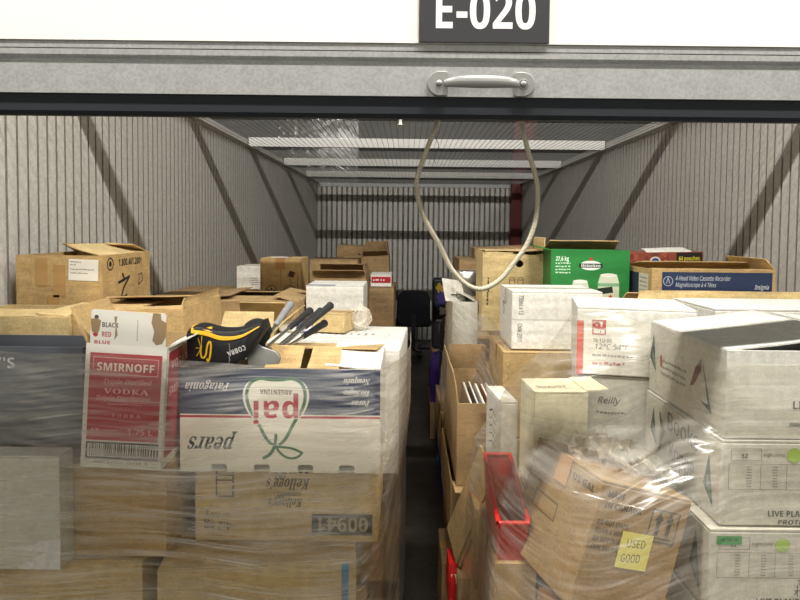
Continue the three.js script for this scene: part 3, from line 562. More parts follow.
// ---- middle of the stack
{
  const r = carton('carton', 'pale tan carton lettered R with its flap swung open, behind the headcovers', { x: [-0.72, -0.51], y: [0.9, 1.262], D: [2.28, 2.58], mat: K.pale, open: true, flaps: [['front', 62, { len: 0.085, mat: K.pale, curl: -0.004 }], ['right', 130, { len: 0.1 }], ['back', 60, { len: 0.1 }]] });
  onFace(r, 'front', 0.165, 0.325, 0.06, 0.05, inkMat(print(0.06, 0.05, (g, W, H) => letter(g, 'RI', 0, H * 0.9, H, { fill: '#3a3a44' }), 900)), { lift: 0.001 });
  carton('carton', 'broad open brown carton with long ragged flaps in front of the checker-marked carton', { x: [-1.0, -0.485], y: [0.9, 1.33], D: [2.68, 3.1], mat: K.tan, open: true, flaps: [['front', 9, { len: 0.12, curl: -0.006 }], ['left', 9, { len: 0.2, mat: K.brown }], ['right', 12, { len: 0.12 }], ['back', 4, { len: 0.15 }]] });
  carton('carton', 'big brown carton below the broad ragged open carton', { x: [-1.3, -0.35], y: [0.002, 0.895], D: [2.72, 3.15], mat: K.tan });
  carton('carton', 'brown carton carrying the checker-marked carton', { x: [-1.34, -0.5], y: [0.002, 1.3], D: [3.18, 3.72], mat: K.tan });
  const w = 0.22, h = 0.195;
  const c = carton('carton', 'tall tan carton with two round stamps, standing above the others', { x: [-0.79, -0.572], y: [1.305, 1.305 + h], D: [3.2, 3.45], mat: K.mid, smooth: true, seam: 'z' });
  onFace(c, 'front', w / 2, h / 2, w, h, inkMat(print(w, h, (g, W, H) => {
    for (const x of [0.28, 0.72]) { g.strokeStyle = ink; g.lineWidth = W * 0.016; g.beginPath(); g.arc(W * x, H * 0.9, W * 0.14, 0, 7); g.stroke(); scrawl(g, [[W * (x - 0.09), H * 0.86], [W * x, H * 0.93], [W * (x + 0.09), H * 0.86]], W * 0.03, ink); scrawl(g, [[W * x, H * 0.82], [W * x, H * 0.98]], W * 0.03, ink); }
    g.save(); g.translate(W * 0.72, H * 0.33); g.rotate(0.3); g.fillStyle = '#5a2f28'; g.fillRect(0, 0, W * 0.14, H * 0.16); g.fillStyle = '#3c2a22'; g.fillRect(W * 0.02, 0, W * 0.05, H * 0.16); g.restore();
    scrawl(g, [[W * 0.72, H * 0.55], [W * 0.76, H * 0.6], [W * 0.74, H * 0.7]], W * 0.012, ink);
    for (const x of [0.06, 0.93]) { g.save(); g.translate(W * x, H * 0.95); g.rotate(-Math.PI / 2); tinyPrint(g, 0, 0, H * 0.5, W * 0.035, '#5a4a34'); g.restore(); }
    g.fillStyle = '#8d6f48'; g.fillRect(W * 0.495, 0, W * 0.006, H);
  })), { lift: 0.0012 });
  onFace(c, 'top', 0.08, 0.12, 0.09, 0.08, paper, { name: 'address_label', lift: 0.0015, rot: 0.2 });
  const sw = carton('carton', 'small white carton wedged between the partition and the tall tan carton', { x: [-0.99, -0.845], y: [1.305, 1.44], D: [3.46, 3.68], mat: WH.bright, smooth: true });
  onFace(sw, 'front', 0.1, 0.05, 0.05, 0.05, inkMat(print(0.05, 0.05, (g, W, H) => { for (let i = 0; i < 4; i++) tinyPrint(g, 0, H * (0.25 * i + 0.2), W, H * 0.12, '#77757a'); }, 800)), { lift: 0.001 });
  // white carton with blue foot
  const wm = carton('carton', 'white carton with a blue corner, in front of an open brown carton', { x: [-0.476, -0.207], y: [1.0, 1.395], D: [2.8, 3.08], mat: WH.bright, smooth: true, tape: false });
  onFace(wm, 'front', 0.2, 0.255, 0.13, 0.05, solidMat(print(0.13, 0.05, (g, W, H) => { g.fillStyle = '#25346f'; g.fillRect(0, 0, W, H); }, 300)), { lift: 0.0012 });
  onFace(wm, 'top', 0.07, 0.02, 0.13, 0.035, plain(0x2a3b86, 0.5), { name: 'blue_label', lift: 0.0012 });
  carton('carton', 'brown carton below the white carton with the blue corner', { x: [-0.34, -0.02], y: [0.002, 0.995], D: [2.76, 3.2], mat: K.tan });
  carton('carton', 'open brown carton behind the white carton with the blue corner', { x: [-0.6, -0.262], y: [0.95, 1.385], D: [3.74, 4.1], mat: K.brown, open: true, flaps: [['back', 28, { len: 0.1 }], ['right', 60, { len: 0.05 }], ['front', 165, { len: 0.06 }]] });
  carton('carton', 'brown carton below the open carton behind the white carton with the blue corner', { x: [-1.1, -0.13], y: [0.002, 0.945], D: [3.76, 4.3], mat: K.tan });
  carton('carton', 'small pale tan carton on the white scribbled carton', { x: [-0.355, -0.225], y: [1.26, 1.335], D: [2.3, 2.42], mat: K.pale, smooth: true, ry: -14 });
  // paper goods
  const bk = [['book', 'thin white book lying by the pale tan carton', -0.46, 0xeae6dc], ['book', 'thin lilac book lying by the pale tan carton', -0.395, 0x8f86c4]];
  for (const [n, l, x, col] of bk) { const o = thing(n, l, 'book', [x, 1.2605, -2.37], undefined); mesh('cover', mergeGeometries([box(0.075, 0.003, 0.1, 0, 0.0015, 0), box(0.075, 0.003, 0.1, 0, 0.0245, 0), box(0.003, 0.026, 0.1, -0.036, 0.013, 0)]), plain(col, 0.5), o); mesh('pages', box(0.07, 0.02, 0.094, 0.001, 0.013, 0), paper, o); }
  // crumpled clear bag
  const bag = thing('plastic_bag', 'crumpled clear plastic bag beside the small pale tan carton', 'bag', [-0.19, 1.257, -2.4]);
  const bgm = new THREE.IcosahedronGeometry(0.05, 4), q = bgm.attributes.position;
  for (let i = 0; i < q.count; i++) { const x = q.getX(i), y = q.getY(i), z = q.getZ(i), k = 1 + 0.32 * noise.noise(x * 32, y * 32, z * 32) + 0.14 * noise.noise(x * 70, y * 70, z * 70); q.setXYZ(i, x * k * 0.85, (y + 0.046) * k * 0.95 , z * k * 0.85); }
  bgm.computeVertexNormals(); mesh('film', bgm, plain(0xe7dfce, 0.15, { transparent: true, opacity: 0.5 }), bag);
}
// ---- far end of the stack
{
  const rb = carton('carton', 'red and white carton on a brown carton by the aisle', { x: [-0.27, -0.118], y: [1.245, 1.335], D: [4.35, 4.6], mat: WH.bright, smooth: true, tape: false });
  onFace(rb, 'front', 0.076, 0.05, 0.14, 0.045, solidMat(print(0.14, 0.045, (g, W, H) => { g.fillStyle = '#b42331'; g.fillRect(0, 0, W, H); tinyPrint(g, W * 0.08, H * 0.7, W * 0.6, H * 0.4, '#f0e8e2'); }, 900)), { lift: 0.0012 });
  onFace(rb, 'right', 0.125, 0.045, 0.24, 0.08, plain(0xa5222e, 0.5), { lift: 0.0012 });
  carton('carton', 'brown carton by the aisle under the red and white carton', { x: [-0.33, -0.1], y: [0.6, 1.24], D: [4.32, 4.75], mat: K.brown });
  carton('carton', 'brown carton on the floor under the red and white carton column', { x: [-0.8, -0.1], y: [0.002, 0.595], D: [4.33, 4.9], mat: K.tan });
  carton('carton', 'long tan carton lying flat before the far crumpled cartons', { x: [-0.82, -0.42], y: [1.0, 1.405], D: [5.0, 5.4], mat: K.tan, warp: 0.02 });
  carton('carton', 'brown carton under the long flat tan carton', { x: [-0.95, -0.3], y: [0.002, 0.995], D: [5.0, 5.5], mat: K.tan });
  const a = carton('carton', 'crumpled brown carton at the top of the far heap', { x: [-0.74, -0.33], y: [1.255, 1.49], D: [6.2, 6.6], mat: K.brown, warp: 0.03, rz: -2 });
  onFace(a, 'front', 0.27, 0.15, 0.1, 0.05, inkMat(print(0.1, 0.05, (g, W, H) => tinyPrint(g, 0, H * 0.8, W, H * 0.6, '#4a3626'), 500)), { lift: 0.02 });
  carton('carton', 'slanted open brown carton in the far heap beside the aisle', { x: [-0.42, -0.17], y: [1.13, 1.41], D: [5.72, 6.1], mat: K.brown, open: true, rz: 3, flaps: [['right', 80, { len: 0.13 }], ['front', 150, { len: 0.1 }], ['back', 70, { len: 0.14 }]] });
  carton('carton', 'square tan carton in front of the far heap', { x: [-0.62, -0.43], y: [1.13, 1.4], D: [5.74, 6.1], mat: K.tan, warp: 0.015 });
  carton('carton', 'broad brown carton at the foot of the far heap', { x: [-0.85, -0.12], y: [0.6, 1.125], D: [5.7, 6.15], mat: K.tan });
  carton('carton', 'broad brown carton on the floor of the far heap', { x: [-0.9, -0.1], y: [0.002, 0.595], D: [5.7, 6.15], mat: K.tan });
  carton('carton', 'big brown carton standing behind the far heap', { x: [-0.9, -0.25], y: [0.002, 1.25], D: [6.2, 6.7], mat: K.tan });
  // office chair at the end of the aisle
  const ch = thing('office_chair', 'black office chair with a rounded backrest at the end of the aisle', 'chair', [0.08, 0, -7.95]);
  const fab = plain(0x12141c, 0.9), plastic = plain(0x17181b, 0.45);
  const shell = (w, h, r, depth) => { const s = new THREE.Shape(), a = w / 2; s.moveTo(-a + r, 0); s.lineTo(a - r, 0); s.quadraticCurveTo(a, 0, a, r); s.lineTo(a * 0.97, h - r * 1.3); s.quadraticCurveTo(a * 0.95, h, a - r * 1.3, h); s.lineTo(-a + r * 1.3, h); s.quadraticCurveTo(-a * 0.95, h, -a * 0.97, h - r * 1.3); s.lineTo(-a, r); s.quadraticCurveTo(-a, 0, -a + r, 0); return new THREE.ExtrudeGeometry(s, { depth, bevelEnabled: true, bevelSize: 0.015, bevelThickness: 0.02, bevelSegments: 4 }); };
  mesh('backrest', shell(0.41, 0.42, 0.09, 0.03).translate(0, 0.44, 0.18), fab, ch);
  mesh('seat', shell(0.45, 0.42, 0.1, 0.04).rotateX(-Math.PI / 2).translate(0, 0.42, 0.2), fab, ch);
  mesh('spine', box(0.06, 0.25, 0.02, 0, 0.43, 0.23), plastic, ch);
  mesh('gas_lift', new THREE.CylinderGeometry(0.025, 0.03, 0.33, 14).translate(0, 0.26, 0), plastic, ch);
  for (let k = 0; k < 5; k++) {
    const a2 = k * Math.PI * 2 / 5 + 0.3, g = box(0.05, 0.03, 0.28, 0, 0.085, 0.15).rotateY(a2); mesh('leg', g, plastic, ch);
    mesh('caster', new THREE.CylinderGeometry(0.028, 0.028, 0.04, 14).rotateZ(Math.PI / 2).rotateY(a2 + 0.5).translate(Math.sin(a2) * 0.28, 0.028, Math.cos(a2) * 0.28), plastic, ch);
  }
  for (const s of [-1, 1]) mesh('armrest', new THREE.TubeGeometry(new THREE.CatmullRomCurve3([[s * 0.2, 0.43, 0.05], [s * 0.27, 0.45, 0.05], [s * 0.28, 0.6, 0.03], [s * 0.27, 0.64, -0.12], [s * 0.27, 0.64, 0.12]].map((p) => new THREE.Vector3(...p))), 30, 0.016, 8), plastic, ch);
}

// ================================================================ stack by the other partition
// ---- dark things at the far end of the aisle
{
  const bd = thing('tall_case', 'tall dark case with yellow and purple splashes standing by the aisle', 'case', [0.345, 0.42, -6.3]);
  mesh('shell', rbox(0.17, 0.74, 0.16, 0.03, 0, 0.37, 0), plain(0x1c1a20, 0.45), bd);
  mesh('graphic', new THREE.PlaneGeometry(0.15, 0.68).translate(0, 0.37, 0.0815), inkMat(print(0.15, 0.68, (g, W, H) => {
    const sp = (x, y, r, c) => { g.fillStyle = c; g.beginPath(); for (let i = 0; i < 12; i++) { const a = i / 12 * 6.283, q = r * rr(0.5, 1.2); g.lineTo(x + Math.cos(a) * q, y + Math.sin(a) * q * 1.4); } g.fill(); };
    sp(W * 0.45, H * 0.1, W * 0.28, '#a88a1e'); sp(W * 0.6, H * 0.24, W * 0.4, '#3a2a78'); sp(W * 0.3, H * 0.38, W * 0.25, '#2c3f5a'); sp(W * 0.6, H * 0.46, W * 0.25, '#b9b6b0'); sp(W * 0.5, H * 0.7, W * 0.3, '#44403c');
  }, 500)), bd);
  mesh('clasp', rbox(0.09, 0.02, 0.012, 0.004, 0.0, 0.3, 0.083), steelMat, bd);
  carton('carton', 'brown carton on the floor under the tall splashed case', { x: [0.26, 0.75], y: [0.002, 0.415], D: [6.15, 6.7], mat: K.brown });
  const pb = thing('purple_bag', 'violet fabric bag by the aisle below the tall splashed case', 'bag', [0.27, 0.265, -4.95]);
  mesh('pouch', warped(0.14, 0.36, 0.25, 0.03), plain(0x3a1f7a, 0.6), pb);
  mesh('strap', new THREE.TorusGeometry(0.04, 0.007, 8, 20, Math.PI).translate(0, 0.36, 0.05), plain(0x221254, 0.7), pb);
  carton('carton', 'low brown carton on the floor under the violet bag', { x: [0.19, 0.7], y: [0.002, 0.26], D: [4.7, 5.3], mat: K.brown });
  const bb = thing('duffel_bag', 'black wrapped duffel bag standing on end by the aisle', 'bag', [0.31, 0.47, -4.4]);
  mesh('body', new THREE.CapsuleGeometry(0.07, 0.42, 8, 20).translate(0, 0.28, 0), plain(0x17181a, 0.35), bb);
  mesh('strap', new THREE.TorusGeometry(0.072, 0.006, 8, 24).rotateX(Math.PI / 2).translate(0, 0.3, 0), plain(0x2b2c2e, 0.6), bb);
  carton('carton', 'brown carton on the blue pallet under the black duffel bag', { x: [0.225, 0.7], y: [0.16, 0.465], D: [3.72, 4.6], mat: K.tan });
  // blue pallet on the floor, deck boards and blocks
  const pal = thing('pallet', 'bright blue painted wooden pallet on the floor by the aisle', 'pallet', [0.47, 0.002, -4.0]);
  const blue = plain(0x1c4f9c, 0.7);
  for (let k = 0; k < 7; k++) mesh('deck_board', box(0.49, 0.02, 0.1, 0, 0.14, -0.5 + k * 0.165), blue, pal);
  for (const x of [-0.195, 0, 0.195]) { mesh('runner', box(0.1, 0.02, 1.1, x, 0.01, 0), blue, pal); for (const z of [-0.48, 0, 0.48]) mesh('block', box(0.1, 0.11, 0.1, x, 0.075, z), blue, pal); }
  carton('carton', 'small brown carton with shiny tape under loose film by the aisle', { x: [0.275, 0.52], y: [0.47, 1.0], D: [3.5, 3.9], mat: K.mid });
  carton('carton', 'wide brown carton deep in the stack behind the hole-punched carton', { x: [0.36, 0.95], y: [0.9, 1.46], D: [4.2, 4.7], mat: K.brown });
  carton('carton', 'flat brown carton on top of the wide carton deep in the stack', { x: [0.48, 0.9], y: [1.462, 1.545], D: [4.3, 4.6], mat: K.brown, rz: 3 });
  carton('carton', 'big brown carton on the floor deep in the stack', { x: [0.72, 1.4], y: [0.002, 0.895], D: [4.2, 4.9], mat: K.brown });
}
// ---- wrapped column with the white flap
{
  const c = carton('carton', 'film-wrapped white carton with a barcoded flap sticking up by the aisle', { x: [0.205, 0.32], y: [1.07, 1.335], D: [2.72, 3.1], mat: WH.carton, open: true,
    flaps: [['right', 30, { len: 0.1 }], ['back', 50, { len: 0.1 }]] });
  const f = mesh('flap', board(0.13, 0.11, 0.004, 0.001), WH.bright, c); f.rotation.set(deg(62), deg(24), deg(-18), 'YXZ'); f.position.set(-0.04, 0.262, 0.17);
  const bc = mesh('barcode', new THREE.PlaneGeometry(0.05, 0.05), inkMat(print(0.05, 0.05, (g, W, H) => { g.fillStyle = '#2b2926'; g.fillRect(W * 0.1, H * 0.7, W * 0.8, H * 0.12); for (let i = 0; i < 3; i++) tinyPrint(g, W * 0.25, H * (0.2 + 0.15 * i), W * 0.5, H * 0.06, '#7b7771'); }, 900)), f);
  bc.rotation.set(Math.PI / 2, 0, 0); bc.rotation.set(-Math.PI / 2, 0, 0); bc.position.set(-0.01, 0.008, -0.045);
  const sb = thing('foil_bag', 'silvery wrapped bag tucked behind the barcoded flap', 'bag', [0.30, 1.34, -2.98]);
  mesh('wrapper', warped(0.16, 0.12, 0.14, 0.03), plain(0x8d8a84, 0.25, { metalness: 0.5 }), sb);
  carton('carton', 'dusty brown carton under the white barcoded carton', { x: [0.215, 0.46], y: [0.75, 1.065], D: [2.7, 3.2], mat: K.tan });
  carton('carton', 'brown carton on the floor under the dusty carton by the aisle', { x: [0.22, 0.7], y: [0.002, 0.745], D: [2.95, 3.45], mat: K.tan });
}
// ---- hole-punched carton
{
  const w = 0.285, h = 0.34, d = 0.25, s = new THREE.Shape();
  [[0, 0], [w, 0], [w, h * 0.9], [w * 0.96, h * 0.955], [w * 0.9, h], [w * 0.8, h * 0.975], [w * 0.06, h], [0, h * 0.97]].forEach(([x, y], i) => i ? s.lineTo(x, y) : s.moveTo(x, y));
  const hole = new THREE.Path(); hole.absellipse(w * 0.56, h * 0.86, 0.017, 0.0155, 0, Math.PI * 2); s.holes.push(hole);
  const front = new THREE.ExtrudeGeometry(s, { depth: T, bevelEnabled: false, curveSegments: 20 }).translate(-w / 2, 0, d / 2 - T);
  const c = carton('carton', 'battered tan carton with a round hole punched in its face', { x: [0.325, 0.325 + w], y: [1.225, 1.225 + h], D: [2.6, 2.6 + d], mat: K.pale, open: true, front: metric(front), flaps: [['right', 58, { len: 0.06, curl: 0.03, skew: 0.02 }], ['left', 2, { len: 0.13 }], ['back', 0, { len: 0.235, lift: 0.006 }]] });
  onFace(c, 'front', w * 0.45, h * 0.45, w * 0.8, h * 0.6, inkMat(print(w * 0.8, h * 0.6, (g, W, H) => { g.save(); g.translate(W * 0.06, H * 0.7); g.rotate(-Math.PI / 2); tinyPrint(g, 0, 0, H * 0.6, W * 0.045, '#4a3a26'); g.restore(); for (const x of [0.5, 0.66]) { g.strokeStyle = '#8d6c3c'; g.lineWidth = W * 0.012; g.beginPath(); g.arc(W * x, H * 0.16, W * 0.05, 3.3, 6.1); g.stroke(); g.strokeRect(W * (x - 0.05), H * 0.16, W * 0.1, H * 0.1); } })), { lift: 0.001 });
  carton('carton', 'brown carton under the hole-punched carton', { x: [0.475, 0.92], y: [0.75, 1.22], D: [2.56, 3.05], mat: K.tan });
  carton('carton', 'brown carton on the floor below the hole-punched column', { x: [0.24, 0.73], y: [0.002, 0.745], D: [2.42, 2.92], mat: K.tan });
}
// ---- white wine carton and the brown carton below
{
  const w = 0.319, h = 0.205, d = 0.27;
  const c = carton('carton', 'clean white carton printed sideways, on a tan carton by the aisle', { x: [0.367, 0.367 + w], y: [1.243, 1.243 + h], D: [2.1, 2.1 + d], mat: WH.bright, smooth: true, tapeMat: clearTape });
  onFace(c, 'front', w / 2, h / 2, w, h, inkMat(print(w, h, (g, W, H) => { letter(g, '750ml x 12', W * 0.075, H * 0.06, H * 0.11, { fill: '#4c4a46', rot: Math.PI / 2, weight: 'normal', width: H * 0.34 }); letter(g, 'Chile 2011', W * 0.065, H * 0.55, H * 0.11, { fill: '#4c4a46', rot: Math.PI / 2, weight: 'normal', width: H * 0.32 }); g.fillStyle = '#d8d6cf'; g.fillRect(0, H * 0.48, W, H * 0.006); })), { lift: 0.001 });
  onFace(c, 'left', d / 2, h / 2, d, h, inkMat(print(d, h, (g, W, H) => { scrawl(g, [[W * 0.3, H * 0.3], [W * 0.4, H * 0.4], [W * 0.35, H * 0.5]], W * 0.02, '#4c4a46'); tinyPrint(g, W * 0.3, H * 0.3, W * 0.2, H * 0.05, '#4c4a46'); }, 500)), { lift: 0.001 });
  carton('carton', 'tan carton under the clean white carton', { x: [0.335, 0.7], y: [0.94, 1.238], D: [2.07, 2.41], mat: K.mid });
  carton('carton', 'brown carton below the tan carton that carries the clean white one', { x: [0.335, 0.715], y: [0.45, 0.935], D: [2.05, 2.4], mat: K.tan });
  carton('carton', 'brown carton at the foot of the clean white carton column', { x: [0.335, 0.715], y: [0.002, 0.445], D: [2.05, 2.4], mat: K.tan });
}
// ---- carton with magazines, and the cartons leaning along the aisle
{
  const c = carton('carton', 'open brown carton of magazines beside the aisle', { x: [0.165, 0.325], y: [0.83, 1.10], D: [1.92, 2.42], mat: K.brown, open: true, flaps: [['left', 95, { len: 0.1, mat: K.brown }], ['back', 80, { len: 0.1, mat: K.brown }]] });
  for (let k = 0; k < 7; k++) {
    const m = thing('magazine', ['cream', 'brownish grey', 'light grey', 'rust brown', 'ivory', 'slate blue', 'beige'][k] + ' glossy magazine standing in the open carton by the aisle', 'magazine', [0.195 + k * 0.018, 0.84, -2.15 + rr(-0.02, 0.02)], 'magazines in the open carton');
    m.rotation.z = deg(-6 - k); m.position.x -= 0.0;
    mesh('cover', box(0.008, 0.235, 0.3, 0, 0.1175, 0), plain([0xe8e4da, 0x6f675d, 0xd9d6cd, 0x8c5a44, 0xeeeade, 0x545a66, 0xd5cfc2][k], 0.3), m);
    mesh('pages', box(0.005, 0.237, 0.296, 0, 0.1185, 0.004), paper, m);
  }
  carton('carton', 'brown carton under the magazine carton', { x: [0.15, 0.33], y: [0.625, 0.825], D: [1.96, 2.5], mat: K.tan, open: true, flaps: [['front', 176, { len: 0.07 }]] });
  const lo = carton('carton', 'plain brown carton low beside the aisle', { x: [0.16, 0.285], y: [0.26, 0.62], D: [1.75, 2.02], mat: K.brown });
  onFace(lo, 'left', 0.14, 0.25, 0.12, 0.1, inkMat(print(0.12, 0.1, (g, W, H) => { g.save(); g.translate(W * 0.2, H * 0.9); g.rotate(-1); for (let i = 0; i < 4; i++) tinyPrint(g, 0, i * H * 0.18, W * 0.8, H * 0.14, '#3a3128'); g.restore(); }, 500)), { lift: 0.004 });
  carton('carton', 'brown carton on the floor under the low plain carton', { x: [0.2, 0.298], y: [0.002, 0.255], D: [1.74, 2.3], mat: K.tan });
  // loose flattened boards leaning against the column
  for (const [x, y, D, rz, ry, len, lab, m] of [[0.15, 0.66, 1.87, -16, 8, 0.34, 'flattened tan cardboard sheet leaning beside the magazine carton', K.tan], [0.17, 0.5, 1.8, -12, 20, 0.3, 'folded cardboard strip slanting above the red packet', K.mid]]) {
    const b = thing('cardboard_sheet', lab, 'cardboard', [x, y, -D]); b.rotation.set(0.35, deg(ry), deg(rz));
    mesh('sheet', box(0.006, len, 0.14, 0, len / 2, 0), m, b);
    mesh('fold', box(0.006, len, 0.02, 0.008, len / 2, 0.072), m, b);
  }
  const rp = thing('snack_packet', 'red and white packet sticking out low beside the aisle', 'packet', [0.152, 0.5, -1.86]);
  mesh('pouch', warped(0.03, 0.13, 0.09, 0.01), plain(0xc4161c, 0.35), rp);
  mesh('patch', new THREE.PlaneGeometry(0.016, 0.03).translate(0, 0.085, 0.052), plain(0xf2e6c8, 0.4), rp);
  carton('carton', 'small brown carton on the floor under the red packet', { x: [0.13, 0.19], y: [0.002, 0.495], D: [2.05, 2.3], mat: K.brown });
}
// ---- beer carton
{
  const w = 0.308, h = 0.224, d = 0.21;
  carton('carton', 'brown carton under the green beer carton', { x: [0.72, 1.62], y: [0.75, 1.355], D: [2.2, 2.54], mat: K.tan });
  carton('carton', 'big brown carton on the floor under the beer and recorder cartons', { x: [0.74, 1.64], y: [0.002, 0.745], D: [2.2, 2.9], mat: K.tan });
  const c = carton('beer_carton', 'green beer carton with printed cans and an open brown lid', { x: [0.58, 0.58 + w], y: [1.362, 1.362 + h], D: [2.39, 2.39 + d], mat: plain(0x1f7a35, 0.45), open: true, inner: K.mid, ry: -4,
    flaps: [['back', 24, { len: 0.1, mat: K.tan, curl: -0.004 }], ['left', 165, { len: 0.07 }], ['front', 4, { len: 0.05, mat: plain(0x2a8640, 0.45) }]] });
  onFace(c, 'front', w / 2, h / 2, w, h, solidMat(print(w, h, (g, W, H) => {
    g.fillStyle = '#1f7d38'; g.fillRect(0, 0, W, H);
    letter(g, '27,6 kg', W * 0.06, H * 0.19, H * 0.11, { fill: '#e6efe2', width: W * 0.17 });
    for (let i = 0; i < 4; i++) tinyPrint(g, W * 0.06, H * (0.25 + i * 0.055), W * 0.19, H * 0.035, '#cfe0cc');
    // oval label with a red star
    g.fillStyle = '#e9eee6'; g.beginPath(); g.ellipse(W * 0.51, H * 0.27, W * 0.14, H * 0.085, 0, 0, 7); g.fill();
    g.fillStyle = '#16281c'; g.fillRect(W * 0.36, H * 0.235, W * 0.30, H * 0.075); letter(g, 'Heineken', W * 0.51, H * 0.295, H * 0.07, { fill: '#f2f2ee', width: W * 0.25, align: 'center', font: 'serif' });
    const star = (x, y, r) => { g.fillStyle = '#c22a2a'; g.beginPath(); for (let i = 0; i < 10; i++) { const a = -Math.PI / 2 + i * Math.PI / 5, q = i % 2 ? r * 0.42 : r; g.lineTo(x + Math.cos(a) * q, y + Math.sin(a) * q); } g.fill(); };
    star(W * 0.51, H * 0.16, H * 0.05);
    for (const [x, s] of [[0.38, 0.86], [0.74, 1]]) {
      const cw = W * 0.27 * s, y0 = H * (1.27 - 0.85 * s);
      g.fillStyle = '#c9d2bd'; g.beginPath(); g.moveTo(W * x - cw * 0.5, H); g.lineTo(W * x - cw * 0.5, y0 + H * 0.16); g.lineTo(W * x - cw * 0.38, y0); g.lineTo(W * x + cw * 0.38, y0); g.lineTo(W * x + cw * 0.5, y0 + H * 0.16); g.lineTo(W * x + cw * 0.5, H); g.fill();
      g.fillStyle = '#e7eadf'; g.beginPath(); g.ellipse(W * x, y0 + H * 0.02, cw * 0.38, H * 0.035, 0, 0, 7); g.fill();
      g.fillStyle = '#7fae86'; g.fillRect(W * x - cw * 0.5, y0 + H * 0.16, cw, H * 0.06);
      g.fillStyle = '#18251c'; g.save(); g.translate(W * x, y0 + H * 0.28); g.rotate(-0.15); g.fillRect(-cw * 0.5, -H * 0.05, cw * 0.7, H * 0.11); g.restore();
      star(W * x + cw * 0.1, y0 + H * 0.4, H * 0.045);
    }
  }, 1300)), { lift: 0.001 });
}
// ---- recorder carton, snack carton and the flap between
{
  const w = 0.455, h = 0.165, d = 0.3;
  const c = carton('carton', 'tan video recorder carton with a navy lettered panel', { x: [0.897, 0.897 + w], y: [1.36, 1.36 + h], D: [2.2, 2.2 + d], mat: K.mid, open: true, flaps: [['back', 10, { len: 0.15 }], ['right', 60, { len: 0.05 }], ['front', 3, { len: 0.06 }]] });
  onFace(c, 'front', 0.24, 0.113, 0.405, 0.085, solidMat(print(0.405, 0.085, (g, W, H) => {
    g.fillStyle = '#2b3a5c'; g.fillRect(0, 0, W, H);
    letter(g, '4-Head Video Cassette Recorder', W * 0.12, H * 0.36, H * 0.27, { fill: '#d4d6da', width: W * 0.5, weight: 'normal', slant: 0.15 });
    letter(g, 'Magnétoscope à 4 Têtes', W * 0.12, H * 0.64, H * 0.25, { fill: '#d4d6da', width: W * 0.37, weight: 'normal', slant: 0.15 });
    letter(g, 'Insignia', W * 0.84, H * 0.72, H * 0.27, { fill: '#d4d6da', width: W * 0.13, slant: 0.2 });
    g.strokeStyle = '#aeb4c0'; g.lineWidth = H * 0.035; g.beginPath(); g.arc(W * 0.055, H * 0.4, H * 0.2, 0, 7); g.stroke(); g.beginPath(); g.moveTo(W * 0.04, H * 0.5); g.lineTo(W * 0.055, H * 0.25); g.lineTo(W * 0.07, H * 0.5); g.stroke();
  }, 1600)), { lift: 0.001 });
  onFace(c, 'left', d * 0.5, 0.095, d * 0.8, 0.1, solidMat(print(d * 0.8, 0.1, (g, W, H) => { g.fillStyle = '#2b3148'; g.fillRect(0, 0, W, H); g.fillStyle = '#d8d4c8'; g.fillRect(W * 0.62, 0, W * 0.38, H); for (let i = 0; i < 5; i++) tinyPrint(g, W * 0.66, H * (0.2 + i * 0.16), W * 0.3, H * 0.08, '#77736b'); }, 700)), { lift: 0.001 });
  carton('carton', 'brown carton carrying the fruit snack carton behind the recorder carton', { x: [0.93, 1.45], y: [0.75, 1.475], D: [2.56, 2.9], mat: K.tan });
  const sn = carton('snack_carton', 'reddish brown snack carton lettered 64 pouches on the recorder carton side', { x: [0.94, 1.275], y: [1.48, 1.575], D: [2.58, 2.8], mat: plain(0x8a4a36, 0.5), cat: 'carton', smooth: true, tape: false, rz: 1.5, flaps: [['front', 14, { len: 0.08, mat: WH.carton, share: 0.6, off: 0.02 }]] });
  onFace(sn, 'front', 0.165, 0.05, 0.325, 0.085, solidMat(print(0.325, 0.085, (g, W, H) => {
    g.fillStyle = '#8d4632'; g.fillRect(0, 0, W, H); for (let i = 0; i < 40; i++) { g.fillStyle = ['#a5573a', '#6f3a34', '#b06a4a', '#7b2f2c'][i % 4]; g.beginPath(); g.arc(rr(0, W * 0.65), rr(0, H), H * rr(0.05, 0.16), 0, 7); g.fill(); }
    g.fillStyle = '#e2ddd2'; g.beginPath(); g.ellipse(W * 0.38, H * 0.4, W * 0.07, H * 0.22, 0, 0, 7); g.fill(); g.fillStyle = '#2c4a88'; g.beginPath(); g.ellipse(W * 0.38, H * 0.4, W * 0.05, H * 0.15, 0, 0, 7); g.fill();
    g.fillStyle = '#171512'; g.fillRect(W * 0.66, 0, W * 0.34, H); letter(g, '64 pouches', W * 0.69, H * 0.4, H * 0.3, { fill: '#e2d637', width: W * 0.28 });
  }, 1200)), { lift: 0.001 });
  const fc = carton('carton', 'open tan carton with a wide ragged front flap between the white and recorder cartons', { x: [0.76, 1.5], y: [1.1, 1.40], D: [2.0, 2.17], mat: K.mid, open: true, flaps: [['front', 68, { len: 0.065, mat: K.pale, curl: 0.01, wave: 0.012 }], ['back', 50, { len: 0.05 }]] });
  carton('carton', 'brown carton under the ragged-flap carton', { x: [0.76, 1.5], y: [0.002, 1.095], D: [2.0, 2.17], mat: K.tan });
}
